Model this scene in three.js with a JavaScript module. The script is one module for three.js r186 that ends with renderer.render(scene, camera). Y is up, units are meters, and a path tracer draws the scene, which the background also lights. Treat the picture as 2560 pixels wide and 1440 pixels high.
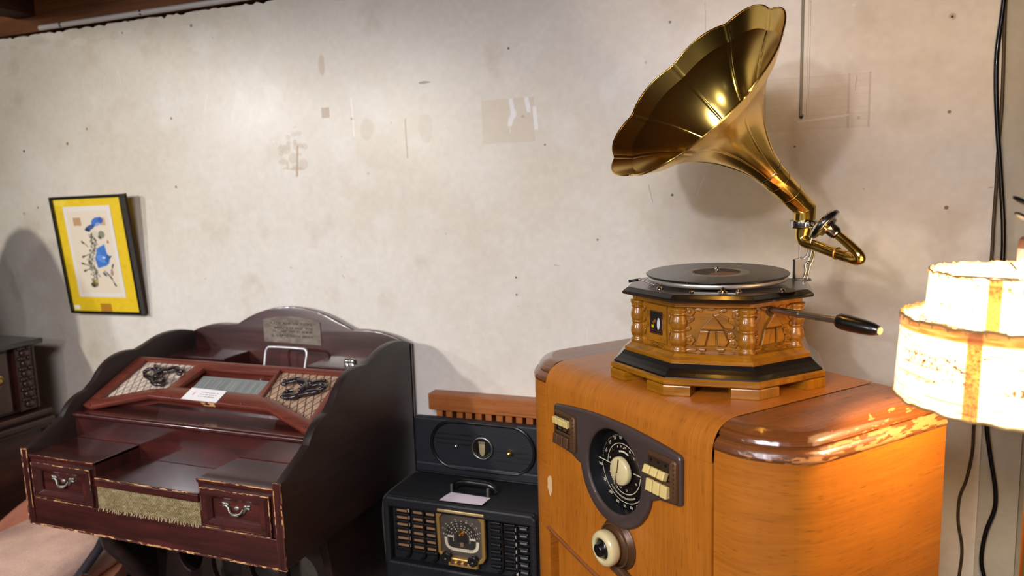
import * as THREE from 'three';
import { RoundedBoxGeometry } from 'three/addons/geometries/RoundedBoxGeometry.js';
import { RectAreaLightUniformsLib } from 'three/addons/lights/RectAreaLightUniformsLib.js';
import { mergeGeometries, toCreasedNormals } from 'three/addons/utils/BufferGeometryUtils.js';

// ------------------------------------------------------------------ camera, light, exposure
const scene = new THREE.Scene();
scene.background = new THREE.Color(0x060504);
const camera = new THREE.PerspectiveCamera(42.346, 2560 / 1440, 0.05, 30);
camera.position.set(0, 1.46, 1.92);
camera.rotation.set(-0.1356, 0.3709, -0.0302, 'YXZ');
camera.focus = 1.5;
camera.userData.fStop = 2.8;
const renderer = new THREE.WebGLRenderer({ antialias: true });
renderer.toneMapping = THREE.LinearToneMapping;
renderer.toneMappingExposure = 1.0;
renderer.shadowMap.enabled = true;
renderer.shadowMap.type = THREE.PCFSoftShadowMap;

RectAreaLightUniformsLib.init();

// the shop's ceiling spots (position, aim, candela, cone, softness, colour) and the warm bulb of the drum lamp
const SPOTS = [
  { p: [-3.15, 2.2, 3.95], t: [-1.8, 0.9, 0], i: 21, a: 0.62, r: 5, c: 0xfffaf0, label: 'small black ceiling spotlight, the one farthest from the picture wall on the left' },
  { p: [-0.95, 2.2, 4.5], t: [-0.6, 1.0, 0], i: 9, a: 0.62, r: 4, c: 0xfaf6ff, label: 'small black ceiling spotlight over the middle of the shop behind the camera' },
  { p: [-3.52, 2.05, 2.4], t: [-1.72, 1.3, 0], i: 8, a: 0.34, r: 4, c: 0xf8f8ff, label: 'small black ceiling spotlight on the left, closest to the picture wall' },
];
const FILL_PANEL = { p: [-0.6, 2.385, 3.1], w: 1.4, d: 1.0, i: 29.5, c: 0xf9f6ff };      // fill light panel added behind the camera to soften the shadows
const BULB = { p: [0.294, 1.262, 0.708], i: 1.1, c: 0xffdcae };

// ------------------------------------------------------------------ small tools
const V = (x, y, z) => new THREE.Vector3(x, y, z);
const PI = Math.PI;
function rng(seed) { let s = seed | 0; return () => { s = (s + 0x6d2b79f5) | 0; let t = Math.imul(s ^ (s >>> 15), 1 | s); t = (t + Math.imul(t ^ (t >>> 7), 61 | t)) ^ t; return ((t ^ (t >>> 14)) >>> 0) / 4294967296; }; }
const names = new Map();
function numbered(n) { const k = names.get(n) || 0; names.set(n, k + 1); return k ? `${n}_${String(k).padStart(3, '0')}` : n; }
function tag(o, label, category, group) { o.userData.label = label; o.userData.category = category; if (group) o.userData.group = group; return o; }
function thing(name, label, category, p = [0, 0, 0], turn = 0, group) {
  const o = new THREE.Group(); o.name = numbered(name); o.position.set(...p); o.rotation.y = turn; scene.add(o);
  return tag(o, label, category, group);
}
function obj(name, geo, mat, parent = scene, label) {
  const g = Array.isArray(geo) ? merge(geo) : geo;
  const m = new THREE.Mesh(g, mat); m.name = parent === scene ? numbered(name) : name; m.castShadow = m.receiveShadow = true;
  if (label) m.userData.label = label;
  parent.add(m); return m;
}
function struct(name, geo, mat) { const m = obj(name, geo, mat); m.userData.kind = 'structure'; return m; }
function clean(g) {
  const n = g.index ? g.toNonIndexed() : g;
  const out = new THREE.BufferGeometry();
  for (const k of ['position', 'normal', 'uv']) if (n.attributes[k]) out.setAttribute(k, n.attributes[k]);
  if (!out.attributes.normal) out.computeVertexNormals();
  if (!out.attributes.uv) out.setAttribute('uv', new THREE.BufferAttribute(new Float32Array(out.attributes.position.count * 2), 2));
  return out;
}
function merge(list) { return list.length === 1 ? list[0] : mergeGeometries(list.map(clean)); }
// uv in metres by the main direction of each face; grain says which axis the grain (u) follows
function grainUV(g, grain = 'x', off = [0, 0]) {
  const n = clean(g), p = n.attributes.position, uv = n.attributes.uv, N = n.attributes.normal;
  const gi = 'xyz'.indexOf(grain);
  for (let i = 0; i < p.count; i += 3) {
    const a = [0, 1, 2].map((k) => Math.abs(N.getComponent(i, k) + N.getComponent(i + 1, k) + N.getComponent(i + 2, k)));
    const d = a.indexOf(Math.max(...a));
    let ua, va;
    if (d === gi) { ua = (gi + 1) % 3; va = (gi + 2) % 3; } else { ua = gi; va = 3 - gi - d; }
    for (let k = 0; k < 3; k++) uv.setXY(i + k, p.getComponent(i + k, ua) + off[0] + d * 0.13, p.getComponent(i + k, va) + off[1] + d * 0.07);
  }
  return n;
}
function box(w, h, d, x, y, z, r = 0.002, grain = 'x') {
  const g = r > 0 ? new RoundedBoxGeometry(w, h, d, 2, Math.min(r, w / 2.01, h / 2.01, d / 2.01)) : new THREE.BoxGeometry(w, h, d);
  g.translate(x, y, z); return grainUV(g, grain, [x * 0.7 + z, y * 0.3]);
}
const span = (x0, x1, y0, y1, z0, z1, r, grain) => box(x1 - x0, y1 - y0, z1 - z0, (x0 + x1) / 2, (y0 + y1) / 2, (z0 + z1) / 2, r, grain);
function cyl(r0, r1, h, x, y, z, seg = 28) { const g = new THREE.CylinderGeometry(r1, r0, h, seg); g.translate(x, y + h / 2, z); return g; }
function lathe(pts, seg = 28) { return new THREE.LatheGeometry(pts.map(([r, y]) => new THREE.Vector2(Math.max(r, 0), y)), seg); }
function tube(pts, r, seg = 8, n = 0, closed = false) {
  const c = new THREE.CatmullRomCurve3(pts.map((p) => V(...p)), closed, 'centripetal');
  return new THREE.TubeGeometry(c, n || pts.length * 8, r, seg, closed);
}
function poly(pts, holes = []) {
  const s = new THREE.Shape(pts.map(([x, y]) => new THREE.Vector2(x, y)));
  for (const h of holes) s.holes.push(new THREE.Path(h.map(([x, y]) => new THREE.Vector2(x, y))));
  return s;
}
function ext(shape, depth, bevel = 0, seg = 2, curve = 24) {
  return new THREE.ExtrudeGeometry(shape, { depth: depth - 2 * bevel, bevelEnabled: bevel > 0, bevelThickness: bevel, bevelSize: bevel, bevelOffset: -bevel, bevelSegments: seg, curveSegments: curve }).translate(0, 0, bevel);
}
// polyline tube with mitred joints; rf(i, angle) gives the radius
function sweep(path, rf, N = 32, up = V(0.13, 0.21, 0.97)) {
  const P = path.map((p) => (p.isVector3 ? p : V(...p))), n = P.length, dirs = [];
  for (let i = 0; i < n - 1; i++) dirs.push(P[i + 1].clone().sub(P[i]).normalize());
  const pos = [], uv = [], idx = [];
  let e1 = new THREE.Vector3().crossVectors(dirs[0], up).normalize();
  for (let i = 0; i < n; i++) {
    const din = dirs[Math.max(0, i - 1)], dout = dirs[Math.min(n - 2, i)];
    const t = din.clone().add(dout).normalize();
    e1 = e1.clone().sub(din.clone().multiplyScalar(e1.dot(din))).normalize();
    const e2 = new THREE.Vector3().crossVectors(din, e1);
    for (let k = 0; k <= N; k++) {
      const a = (k / N) * 2 * PI, r = rf(i, a);
      const q = e1.clone().multiplyScalar(Math.cos(a) * r).addScaledVector(e2, Math.sin(a) * r);
      q.addScaledVector(din, -q.dot(t) / din.dot(t));      // slide along the tube onto the mitre plane
      q.add(P[i]); pos.push(q.x, q.y, q.z); uv.push(k / N, i / (n - 1));
    }
  }
  for (let i = 0; i < n - 1; i++) for (let k = 0; k < N; k++) { const a = i * (N + 1) + k, b = a + N + 1; idx.push(a, a + 1, b, b, a + 1, b + 1); }
  const g = new THREE.BufferGeometry();
  g.setAttribute('position', new THREE.Float32BufferAttribute(pos, 3)); g.setAttribute('uv', new THREE.Float32BufferAttribute(uv, 2)); g.setIndex(idx);
  g.computeVertexNormals(); return g;
}
// a surface through rows of points
function rows(R, flip = false) {
  const n = R.length, m = R[0].length, pos = [], idx = [], uv = [];
  R.forEach((r, i) => r.forEach((p, j) => { pos.push(...p); uv.push(j / (m - 1), i / (n - 1)); }));
  for (let i = 0; i < n - 1; i++) for (let j = 0; j < m - 1; j++) { const a = i * m + j, b = a + m; flip ? idx.push(a, a + 1, b, b, a + 1, b + 1) : idx.push(a, b, a + 1, b, b + 1, a + 1); }
  const g = new THREE.BufferGeometry();
  g.setAttribute('position', new THREE.Float32BufferAttribute(pos, 3)); g.setAttribute('uv', new THREE.Float32BufferAttribute(uv, 2)); g.setIndex(idx);
  g.computeVertexNormals(); return g;
}
const flat = (g) => { const n = clean(g.index ? g.toNonIndexed() : g); n.deleteAttribute('normal'); n.computeVertexNormals(); return n; };
const along = (g, from, to) => { // lay a shape built along +y from 0 so that it runs from one point towards another
  const d = V(...to).sub(V(...from)).normalize();
  g.applyQuaternion(new THREE.Quaternion().setFromUnitVectors(V(0, 1, 0), d)); g.translate(...from); return g;
};

// ------------------------------------------------------------------ procedural textures
function noiseField(seed) {
  const R = rng(seed), T = new Float32Array(65536); for (let i = 0; i < 65536; i++) T[i] = R();
  const h = (x, y) => T[((x & 255) << 8) | (y & 255)];
  const s = (t) => t * t * (3 - 2 * t);
  const val = (x, y, px, py) => {
    const xi = Math.floor(x), yi = Math.floor(y), fx = s(x - xi), fy = s(y - yi);
    const x0 = ((xi % px) + px) % px, x1 = (x0 + 1) % px, y0 = ((yi % py) + py) % py, y1 = (y0 + 1) % py;
    return (h(x0, y0) * (1 - fx) + h(x1, y0) * fx) * (1 - fy) + (h(x0, y1) * (1 - fx) + h(x1, y1) * fx) * fy;
  };
  return (u, v, fx, fy, oct = 4) => { let a = 0, w = 0.5, t = 0, f = 1; for (let o = 0; o < oct; o++) { a += w * val(u * fx * f + o * 17, v * fy * f + o * 31, fx * f, fy * f); t += w; w *= 0.5; f *= 2; } return a / t; };
}
function dataTex(w, h, fn, srgb = true) {
  const d = new Uint8Array(w * h * 4);
  for (let y = 0; y < h; y++) for (let x = 0; x < w; x++) { const c = fn(x / w, y / h), i = (y * w + x) * 4; d[i] = c[0]; d[i + 1] = c[1]; d[i + 2] = c[2]; d[i + 3] = c[3] ?? 255; }
  const t = new THREE.DataTexture(d, w, h); t.magFilter = THREE.LinearFilter; t.minFilter = THREE.LinearMipmapLinearFilter; t.generateMipmaps = true;
  t.wrapS = t.wrapT = THREE.RepeatWrapping; if (srgb) t.colorSpace = THREE.SRGBColorSpace; t.needsUpdate = true; return t;
}
const mix = (a, b, t) => a.map((v, i) => v + (b[i] - v) * t);
const sat = (t) => Math.min(1, Math.max(0, t));
// wood: grain along u, one tile is size metres wide
function wood(seed, light, dark, { w = 1024, h = 512, size = [0.6, 0.3], band = 0.5, fine = 0.5, patch = 0.3, pores = 0.2, lines = 26 } = {}) {
  const n = noiseField(seed);
  const t = dataTex(w, h, (u, v) => {
    const warp = n(u, v, 3, 5, 3) * 0.12;
    const b = n(u, v + warp, 2, lines, 3), f = n(u, v, 8, 128, 2), p = n(u, v, 5, 7, 4), q = n(u, v, 24, 250, 1);
    let k = 0.5 + (b - 0.5) * 2 * band + (f - 0.5) * fine + (p - 0.5) * 2 * patch;
    let c = mix(dark, light, sat(k));
    if (q > 0.78) c = mix(c, dark.map((x) => x * 0.55), pores * (q - 0.78) / 0.22 * 2);
    return c;
  });
  t.repeat.set(1 / size[0], 1 / size[1]); return t;
}
function canvasTex(w, h, draw) {
  const c = document.createElement('canvas'); c.width = w; c.height = h; const x = c.getContext('2d'); draw(x, w, h);
  const t = new THREE.CanvasTexture(c); t.colorSpace = THREE.SRGBColorSpace; t.wrapS = t.wrapT = THREE.ClampToEdgeWrapping; return t;
}
function bumpTex(seed, fx, fy, oct = 4, w = 512, h = 512) { const n = noiseField(seed); return dataTex(w, h, (u, v) => { const k = 255 * n(u, v, fx, fy, oct); return [k, k, k]; }, false); }
const std = (o) => new THREE.MeshStandardMaterial(o), phy = (o) => new THREE.MeshPhysicalMaterial(o);

// ------------------------------------------------------------------ materials
const fineBump = bumpTex(5, 60, 60, 3); fineBump.repeat.set(8, 8);
const M = {};
M.honey = phy({ map: wood(11, [200, 122, 34], [162, 90, 18], { lines: 90, band: 0.22, patch: 0.3, fine: 0.34, pores: 0.22 }), roughness: 0.42, clearcoat: 0.35, clearcoatRoughness: 0.3 });
M.honeyDark = phy({ map: wood(12, [150, 88, 40], [92, 50, 22], { lines: 30, band: 0.4, patch: 0.5, pores: 0.4 }), roughness: 0.35, clearcoat: 0.5, clearcoatRoughness: 0.2 });
M.mahogany = phy({ map: wood(13, [92, 39, 34], [46, 19, 17], { lines: 22, band: 0.4, patch: 0.45, fine: 0.3 }), roughness: 0.36, clearcoat: 0.7, clearcoatRoughness: 0.16 });
M.mahoganyRed = phy({ map: wood(14, [136, 66, 50], [92, 41, 31], { lines: 18, band: 0.35, patch: 0.35, fine: 0.35 }), roughness: 0.38, clearcoat: 0.5, clearcoatRoughness: 0.25 });
M.mahoganyBlack = phy({ map: wood(15, [44, 24, 20], [22, 11, 10], { lines: 20, band: 0.4, patch: 0.4 }), roughness: 0.5, clearcoat: 0.25, clearcoatRoughness: 0.35 });
M.gold = phy({ map: wood(16, [182, 118, 10], [120, 74, 2], { lines: 16, band: 0.35, patch: 0.5, fine: 0.4, size: [0.3, 0.15] }), roughness: 0.4, clearcoat: 0.75, clearcoatRoughness: 0.16 });
M.blackGloss = phy({ color: 0x0b0907, roughness: 0.34, clearcoat: 0.7, clearcoatRoughness: 0.14 });
M.slabTop = phy({ map: wood(17, [84, 62, 46], [54, 38, 28], { lines: 10, size: [0.5, 0.3] }), roughness: 0.36, clearcoat: 0.6, clearcoatRoughness: 0.25 });
M.brass = phy({ color: new THREE.Color().setRGB(0.93, 0.64, 0.16), metalness: 1, roughness: 0.2 });
M.brassDull = std({ color: new THREE.Color().setRGB(0.62, 0.42, 0.14), metalness: 1, roughness: 0.36 });
M.chrome = std({ color: 0xd8d6d2, metalness: 1, roughness: 0.14 });
M.steel = std({ color: 0xa8a49c, metalness: 1, roughness: 0.34 });
M.pewter = std({ color: 0x9a958a, metalness: 0.85, roughness: 0.45 });
M.iron = std({ color: 0x14110f, metalness: 0.3, roughness: 0.45 });
M.blackPlastic = phy({ color: 0x0c0b0c, roughness: 0.3, clearcoat: 0.5 });
M.cream = phy({ color: 0xd9c894, roughness: 0.35, clearcoat: 0.4 });
M.creamKey = phy({ color: 0xdcc47c, roughness: 0.38, clearcoat: 0.3 });
M.bronzePaint = std({ color: 0x6b4c32, metalness: 0.45, roughness: 0.42, bumpMap: fineBump, bumpScale: 0.0004 });
M.taupe = phy({ color: 0x453833, roughness: 0.5, clearcoat: 0.2 });
M.leatherette = std({ color: 0x131418, roughness: 0.55, bumpMap: bumpTex(21, 90, 90, 2), bumpScale: 0.0006 });
M.leatherette.bumpMap.repeat.set(6, 6);
M.lidSkin = std({ color: 0x1d2026, roughness: 0.5, bumpMap: M.leatherette.bumpMap, bumpScale: 0.0004 });
M.paper = std({ color: 0xe9e4dc, roughness: 0.9 });
M.glassGrey = phy({ color: 0x8b918f, roughness: 0.3, clearcoat: 0.4 });
M.gapBlack = std({ color: 0x050404, roughness: 0.9 });  // near-black painted into gaps, holes and recess floors

// ------------------------------------------------------------------ the room
const WX0 = -2.75, WX1 = 0.45, WY0 = 0.45, WY1 = 2.05;      // part of the back wall that carries the painted marks
const wallTex = (() => {
  const n = noiseField(31), n2 = noiseField(32), W = 2048, H = 1024;
  const x2 = (x) => ((x - WX0) / (WX1 - WX0)) * W, y2 = (y) => ((y - WY0) / (WY1 - WY0)) * H;
  const A = new Float32Array(W * H * 3);
  for (let j = 0; j < H; j++) for (let i = 0; i < W; i++) {
    const u = i / W, v = j / H, k = (j * W + i) * 3;
    const m = n(u, v, 5, 3, 5), s = n2(u, v, 26, 14, 4), g = n(u, v, 220, 110, 2), yel = n2(u, v, 4, 2, 3);
    let c = [228, 221, 208];
    c = mix(c, [211, 198, 176], sat((m - 0.5) * 3.2) * 0.75);          // old nicotine-coloured patches
    c = mix(c, [214, 206, 168], sat((yel - 0.56) * 5) * 0.3);
    c = mix(c, [233, 228, 220], sat((s - 0.6) * 6) * 0.45);            // rubbed, paler paint
    c = mix(c, [196, 182, 160], sat((0.36 - s) * 6) * 0.35);
    const d = (g - 0.5) * 10; A[k] = c[0] + d; A[k + 1] = c[1] + d; A[k + 2] = c[2] + d;
  }
  const blend = (x, y, col, a) => { const i = Math.round(x), j = Math.round(y); if (i < 0 || j < 0 || i >= W || j >= H) return; const k = (j * W + i) * 3; for (let q = 0; q < 3; q++) A[k + q] += (col[q] - A[k + q]) * a; };
  const R = rng(77);
  const blob = (wx, wy, rx, ry, col, a, rough = 0.5) => {               // ragged-edged stain
    const cx = x2(wx), cy = y2(wy), sx = (rx / (WX1 - WX0)) * W, sy = (ry / (WY1 - WY0)) * H, o = R() * 9;
    for (let j = -sy * 1.6; j <= sy * 1.6; j++) for (let i = -sx * 1.6; i <= sx * 1.6; i++) {
      const e = Math.hypot(i / sx, j / sy) + (n2((cx + i) / W + o, (cy + j) / H, 64, 32, 3) - 0.5) * 2 * rough;
      if (e < 1) blend(cx + i, cy + j, col, a * sat((1 - e) * 4));
    }
  };
  const rect = (x0, x1, y0, y1, col, a, grain = 0) => { for (let j = y2(y0); j <= y2(y1); j++) for (let i = x2(x0); i <= x2(x1); i++) blend(i, j, col, a * (1 - grain + grain * 2 * n(i / W, j / H, 60, 90, 2))); };
  const streak = (x0, y0, x1, y1, w, col, a) => { const L = 200; for (let t = 0; t <= L; t++) { const x = x0 + (x1 - x0) * t / L, y = y0 + (y1 - y0) * t / L; for (let q = -w; q <= w; q++) for (let p = -w; p <= w; p++) blend(x2(x) + p, y2(y) + q, col, a * (0.5 + R() * 0.5) / (1 + w)); } };
  const brown = [120, 92, 60], dark = [52, 34, 26], tan = [188, 168, 140], pale = [240, 238, 234];
  for (const [x, y, r, c] of [[-0.737, 1.826, .0032, dark], [-0.31, 1.848, .004, dark], [-0.304, 1.425, .0034, dark], [-0.734, 1.208, .003, dark], [-0.735, 1.159, .003, dark], [-1.809, 1.993, .0055, brown], [-2.1, 2.0, .004, brown], [-2.625, 1.639, .0055, dark], [-2.405, 1.655, .005, brown], [-1.929, 1.491, .005, brown], [-1.923, 1.712, .005, brown], [-2.304, 1.7, .005, brown], [0.307, 1.383, .005, brown], [0.303, 1.594, .004, brown], [-0.5, 1.313, .003, brown], [-2.587, 1.434, .004, brown], [0.3, 1.797, .009, tan], [0.3, 1.797, .003, dark], [-0.641, 1.567, .003, brown], [-0.015, 1.533, .003, brown], [-2.664, 1.414, .004, brown], [-2.805, 1.22, .005, dark], [-0.002, 1.604, .005, dark], [-1.236, 1.671, .006, brown]]) blob(x, y, r, r, c, 0.9, 0.25);
  blob(-1.329, 1.83, .011, .034, [184, 162, 132], 0.5); rect(-1.341, -1.313, 1.679, 1.708, [172, 148, 118], 0.8);
  blob(-0.993, 1.756, .02, .004, [110, 104, 84], 0.7);
  blob(-1.19, 1.632, .024, .034, [196, 180, 152], 0.4); blob(-0.995, 1.625, .022, .045, [196, 182, 156], 0.3);
  for (let q = 0; q < 26; q++) blob(-1.5 + R() * .11, 1.53 + R() * .13, .004 + R() * .02, .003 + R() * .016, [176, 152, 118], 0.32, 0.9);
  streak(-1.436, 1.6, -1.445, 1.51, 2, [170, 144, 110], 0.35);
  rect(-0.82, -0.667, 1.578, 1.695, [210, 193, 168], 0.5, 0.2);                                             // where something was taped
  for (const [a, b, c, d] of [[-.735, 1.69, -.728, 1.648], [-.73, 1.65, -.74, 1.626], [-.69, 1.69, -.684, 1.66], [-.668, 1.665, -.664, 1.612]]) streak(a, b, c, d, 3, pale, 0.8);
  blob(-.79, 1.635, .018, .016, [222, 208, 188], 0.6); blob(-.728, 1.655, .012, .018, pale, 0.7);
  rect(-0.085, 0.143, 1.57, 1.693, [200, 185, 160], 0.22, 0.5);
  for (let q = 0; q < 9; q++) { const y = 1.572 + q * .0148; streak(-0.085, y + R() * .006, 0.143, y + R() * .006, 0, [186, 168, 142], 0.2); }
  for (const x of [-.0845, .0985, .1425]) streak(x, 1.571, x, 1.693, 1, [184, 168, 142], 0.25);
  streak(-.01, 1.59, .1, 1.6, 1, pale, 0.4);
  for (let q = 0; q < 60; q++) blob(-2.7 + R() * 3, 1.99 + R() * .04, .01 + R() * .03, .004 + R() * .012, R() < .5 ? [196, 182, 160] : [236, 232, 224], 0.24, 0.9);
  for (let q = 0; q < 70; q++) blob(-2.7 + R() * 3.1, 0.6 + R() * 1.4, .002 + R() * .004, .001 + R() * .003, R() < .6 ? [170, 150, 122] : [244, 240, 234], 0.45, 0.6);
  for (let q = 0; q < 22; q++) { const x = -2.6 + R() * 2.9, y = 0.7 + R() * 1.2; streak(x, y, x + (R() - .5) * .05, y - R() * .1, 0, R() < .5 ? [178, 160, 134] : [240, 236, 230], 0.4); }
  streak(-1.236, 1.73, -1.232, 1.62, 1, [240, 236, 230], 0.6); streak(-1.06, 1.66, -1.058, 1.55, 1, [176, 156, 128], 0.4);
  const d = new Uint8Array(W * H * 4);
  for (let k = 0; k < W * H; k++) { for (let q = 0; q < 3; q++) d[k * 4 + q] = Math.max(0, Math.min(255, A[k * 3 + q])); d[k * 4 + 3] = 255; }
  const t = new THREE.DataTexture(d, W, H); t.magFilter = THREE.LinearFilter; t.minFilter = THREE.LinearMipmapLinearFilter; t.generateMipmaps = true; t.colorSpace = THREE.SRGBColorSpace; t.wrapS = t.wrapT = THREE.MirroredRepeatWrapping; t.needsUpdate = true;
  return t;
})();
const wallBump = bumpTex(33, 14, 14, 5, 512, 512); wallBump.wrapS = wallBump.wrapT = THREE.RepeatWrapping; wallBump.repeat.set(4, 2);
M.wall = phy({ map: wallTex, roughness: 0.5, bumpMap: wallBump, bumpScale: 0.0016, clearcoat: 0.5, clearcoatRoughness: 0.3 });
function wallUV(g) { const n = clean(g), p = n.attributes.position, uv = n.attributes.uv; for (let i = 0; i < p.count; i++) uv.setXY(i, (p.getX(i) - WX0) / (WX1 - WX0), (p.getY(i) - WY0) / (WY1 - WY0)); return n; }
{
  const R = rng(4), top = [];
  for (let x = 0.4; x > -4.2; x -= 0.013) top.push([x, 2.035 + (R() - 0.5) * 0.004 - (R() < 0.12 ? R() * 0.009 : 0)]);   // crumbled plaster edge
  const g = ext(poly([[-4.3, 0], [0.4, 0], ...top, [-4.3, 2.036]]), 0.1); g.translate(0, 0, -0.1);
  struct('wall_back', wallUV(g), M.wall);
}
const paintGrey = phy({ map: wallTex, color: 0xd2d2c8, roughness: 0.5, bumpMap: wallBump, bumpScale: 0.003, clearcoat: 0.25, clearcoatRoughness: 0.35 });
struct('trim_1', wallUV(new THREE.BoxGeometry(0.083, 2.4, 0.1).translate(0.4415, 1.2, -0.062)), paintGrey);               // narrow filler beside the wall
struct('trim_2', wallUV(span(0.483, 1.4, 0, 2.4, -0.16, -0.035, 0.004)), std({ map: wallTex, color: 0xb4b0a0, roughness: 0.7 }));
M.shop = std({ map: wood(41, [96, 78, 62], [56, 44, 36], { w: 256, h: 128, size: [1.6, 0.8], lines: 8 }), roughness: 0.85 });
M.timber = std({ map: wood(42, [150, 92, 44], [94, 54, 24], { lines: 14, size: [1.2, 0.4], patch: 0.6 }), roughness: 0.75 });
M.timberDark = std({ map: wood(43, [84, 50, 28], [48, 28, 15], { w: 512, h: 256, lines: 10, size: [1, 0.4] }), roughness: 0.8 });
struct('wall_left', span(-4.42, -4.3, 0, 2.4, -0.1, 5.3, 0), M.shop);
struct('wall_right', span(1.4, 1.52, 0, 2.4, -0.16, 5.3, 0), M.shop);
struct('wall_front', span(-4.42, 1.52, 0, 2.4, 5.3, 5.42, 0), M.shop);
struct('floor', span(-4.42, 1.52, -0.12, 0, -0.16, 5.42, 0), std({ map: wood(44, [92, 66, 46], [54, 38, 28], { w: 512, h: 256, size: [1.5, 0.5] }), roughness: 0.6 }));
struct('ceiling', span(-4.42, 1.52, 2.4, 2.52, -0.16, 5.42, 0), M.timberDark);
struct('trim_3', span(-4.3, 0.4, 2.043, 2.4, -0.1, 0.004, 0.003), M.timber);                                              // brown timber over the wall
struct('trim_4', span(-4.3, 0.4, 2.028, 2.043, -0.1, -0.02, 0), M.gapBlack);  // shade in the gap below the timber, painted as a near-black strip
for (const [i, x] of [-2.535, -1.2, 0.1].entries()) struct('trim_' + (5 + i), span(x - 0.05, x + 0.05, i ? 2.26 : 2.094, 2.4, 0.004, 5.3, 0.004, 'z'), i ? M.timberDark : M.timberDark);
struct('trim_8', span(-2.93, -2.585, 2.12, 2.135, 0.004, 0.4, 0.002, 'x'), M.timber);

{ // pale pipe along the foot of the timber
  const t = thing('conduit_pipe', 'thin pale grey pipe running along the brown timber above the wall', 'pipe', [-2.454, 2.049, 0.016]);
  obj('pipe', along(cyl(0.0085, 0.0085, 2.8, 0, 0, 0, 14), [0, 0, 0], [1, 0, 0]), std({ color: 0xc8c4be, roughness: 0.45 }), t);
  for (const x of [0.1, 0.46, 0.92, 1.4]) obj('clip', along(cyl(0.0098, 0.0098, 0.007, 0, 0, 0, 14), [x, 0, 0], [1, 0, 0]), M.steel, t);
}
{ // thin wire running down the wall behind the horn
  const t = thing('wall_wire', 'thin grey wire moulding running down the wall behind the brass horn', 'wire', [-0.002, 1.604, 0]);
  obj('channel', box(0.006, 0.43, 0.005, -0.001, 0.215, 0.0025, 0.002), std({ color: 0x8f8878, roughness: 0.6 }), t);
  obj('channel_edge', box(0.004, 0.43, 0.003, 0.014, 0.215, 0.0015, 0.001), M.wall, t);
  obj('screw', along(cyl(0.0038, 0.003, 0.003, 0, 0, 0, 12), [0, -0.003, 0.003], [0, -0.003, 1]), M.iron, t);
}
tag(obj('black_cord', tube([[0.394, 2.1, 0.008], [0.394, 1.821, 0.008], [0.386, 1.715, 0.012], [0.387, 1.656, 0.012], [0.393, 1.571, 0.013], [0.407, 1.442, 0.011], [0.417, 1.346, 0.008], [0.42, 1.267, 0.008], [0.415, 1.1, 0.008], [0.406, 0.97, 0.008], [0.408, 0.883, 0.008], [0.417, 0.824, 0.008], [0.433, 0.73, 0.008], [0.433, 0.691, 0.008], [0.418, 0.63, 0.008], [0.413, 0.56, 0.008], [0.424, 0.5, 0.008], [0.43, 0.3, 0.008], [0.41, 0.02, 0.02]], 0.0048, 10, 220), phy({ color: 0x060606, roughness: 0.35, clearcoat: 0.4 })), 'thick black electric cord hanging down the wall behind the drum lamp', 'cord');
tag(obj('brown_cord', tube([[0.396, 2.1, 0.004], [0.398, 1.8, 0.0045], [0.402, 1.6, 0.0045], [0.4, 1.512, 0.0045], [0.4, 1.43, 0.005], [0.399, 1.355, 0.005], [0.399, 1.266, 0.005], [0.392, 1.05, 0.005], [0.383, 0.889, 0.006], [0.383, 0.821, 0.006], [0.374, 0.752, 0.006], [0.363, 0.711, 0.006], [0.362, 0.652, 0.006], [0.373, 0.584, 0.006], [0.37, 0.513, 0.006], [0.35, 0.3, 0.006], [0.37, 0.02, 0.02]], 0.0034, 10, 200), std({ color: 0x4a3a22, roughness: 0.6 })), 'thinner brown cord hanging down the wall left of the black cord', 'cord');

for (const s of SPOTS) { // ceiling spots outside the picture
  const t = thing('ceiling_spotlight', s.label, 'spotlight', [s.p[0], 2.4, s.p[2]]);
  const d = V(...s.t).sub(V(...s.p)).normalize(), y = s.p[1] - 2.4;
  obj('stem', cyl(0.008, 0.008, -y, 0, y, 0, 10), M.iron, t);
  const shell = lathe([[0.018, -0.07], [0.045, -0.05], [0.052, 0.06], [0.048, 0.06], [0.04, -0.04]], 24); const hd = obj('housing', along(shell, [0, y, 0], [d.x, y + d.y, d.z]), M.iron, t);
  const f = obj('lens', along(lathe([[0, 0.02], [0.04, 0.02], [0.04, 0.026], [0, 0.03]], 20), [0, y, 0], [d.x, y + d.y, d.z]), std({ color: 0xffffff, emissive: s.c, emissiveIntensity: 12 }), t);
  const L = new THREE.SpotLight(s.c, s.i, 0, s.a, 0.9, 2);
  L.position.set(s.p[0] + d.x * 0.075, s.p[1] + d.y * 0.075, s.p[2] + d.z * 0.075); L.target.position.set(...s.t); L.castShadow = true; L.shadow.radius = s.r; L.shadow.mapSize.set(2048, 2048);
  scene.add(L, L.target);
}
{
  const t = thing('added_fill_panel', 'square white fill light panel added behind the camera', 'ceiling light', [FILL_PANEL.p[0], 2.4, FILL_PANEL.p[2]]);
  obj('frame', [span(-FILL_PANEL.w / 2 - 0.03, FILL_PANEL.w / 2 + 0.03, -0.012, 0, -FILL_PANEL.d / 2 - 0.03, FILL_PANEL.d / 2 + 0.03, 0.003)], M.iron, t);
  obj('diffuser', span(-FILL_PANEL.w / 2, FILL_PANEL.w / 2, -0.014, -0.011, -FILL_PANEL.d / 2, FILL_PANEL.d / 2, 0), std({ color: 0xffffff, emissive: FILL_PANEL.c, emissiveIntensity: 3 }), t);
  const L = new THREE.RectAreaLight(FILL_PANEL.c, FILL_PANEL.i, FILL_PANEL.w, FILL_PANEL.d); L.position.set(...FILL_PANEL.p); L.position.y -= 0.003; L.lookAt(FILL_PANEL.p[0], 0, FILL_PANEL.p[2] - 0.0001); scene.add(L);
}

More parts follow.
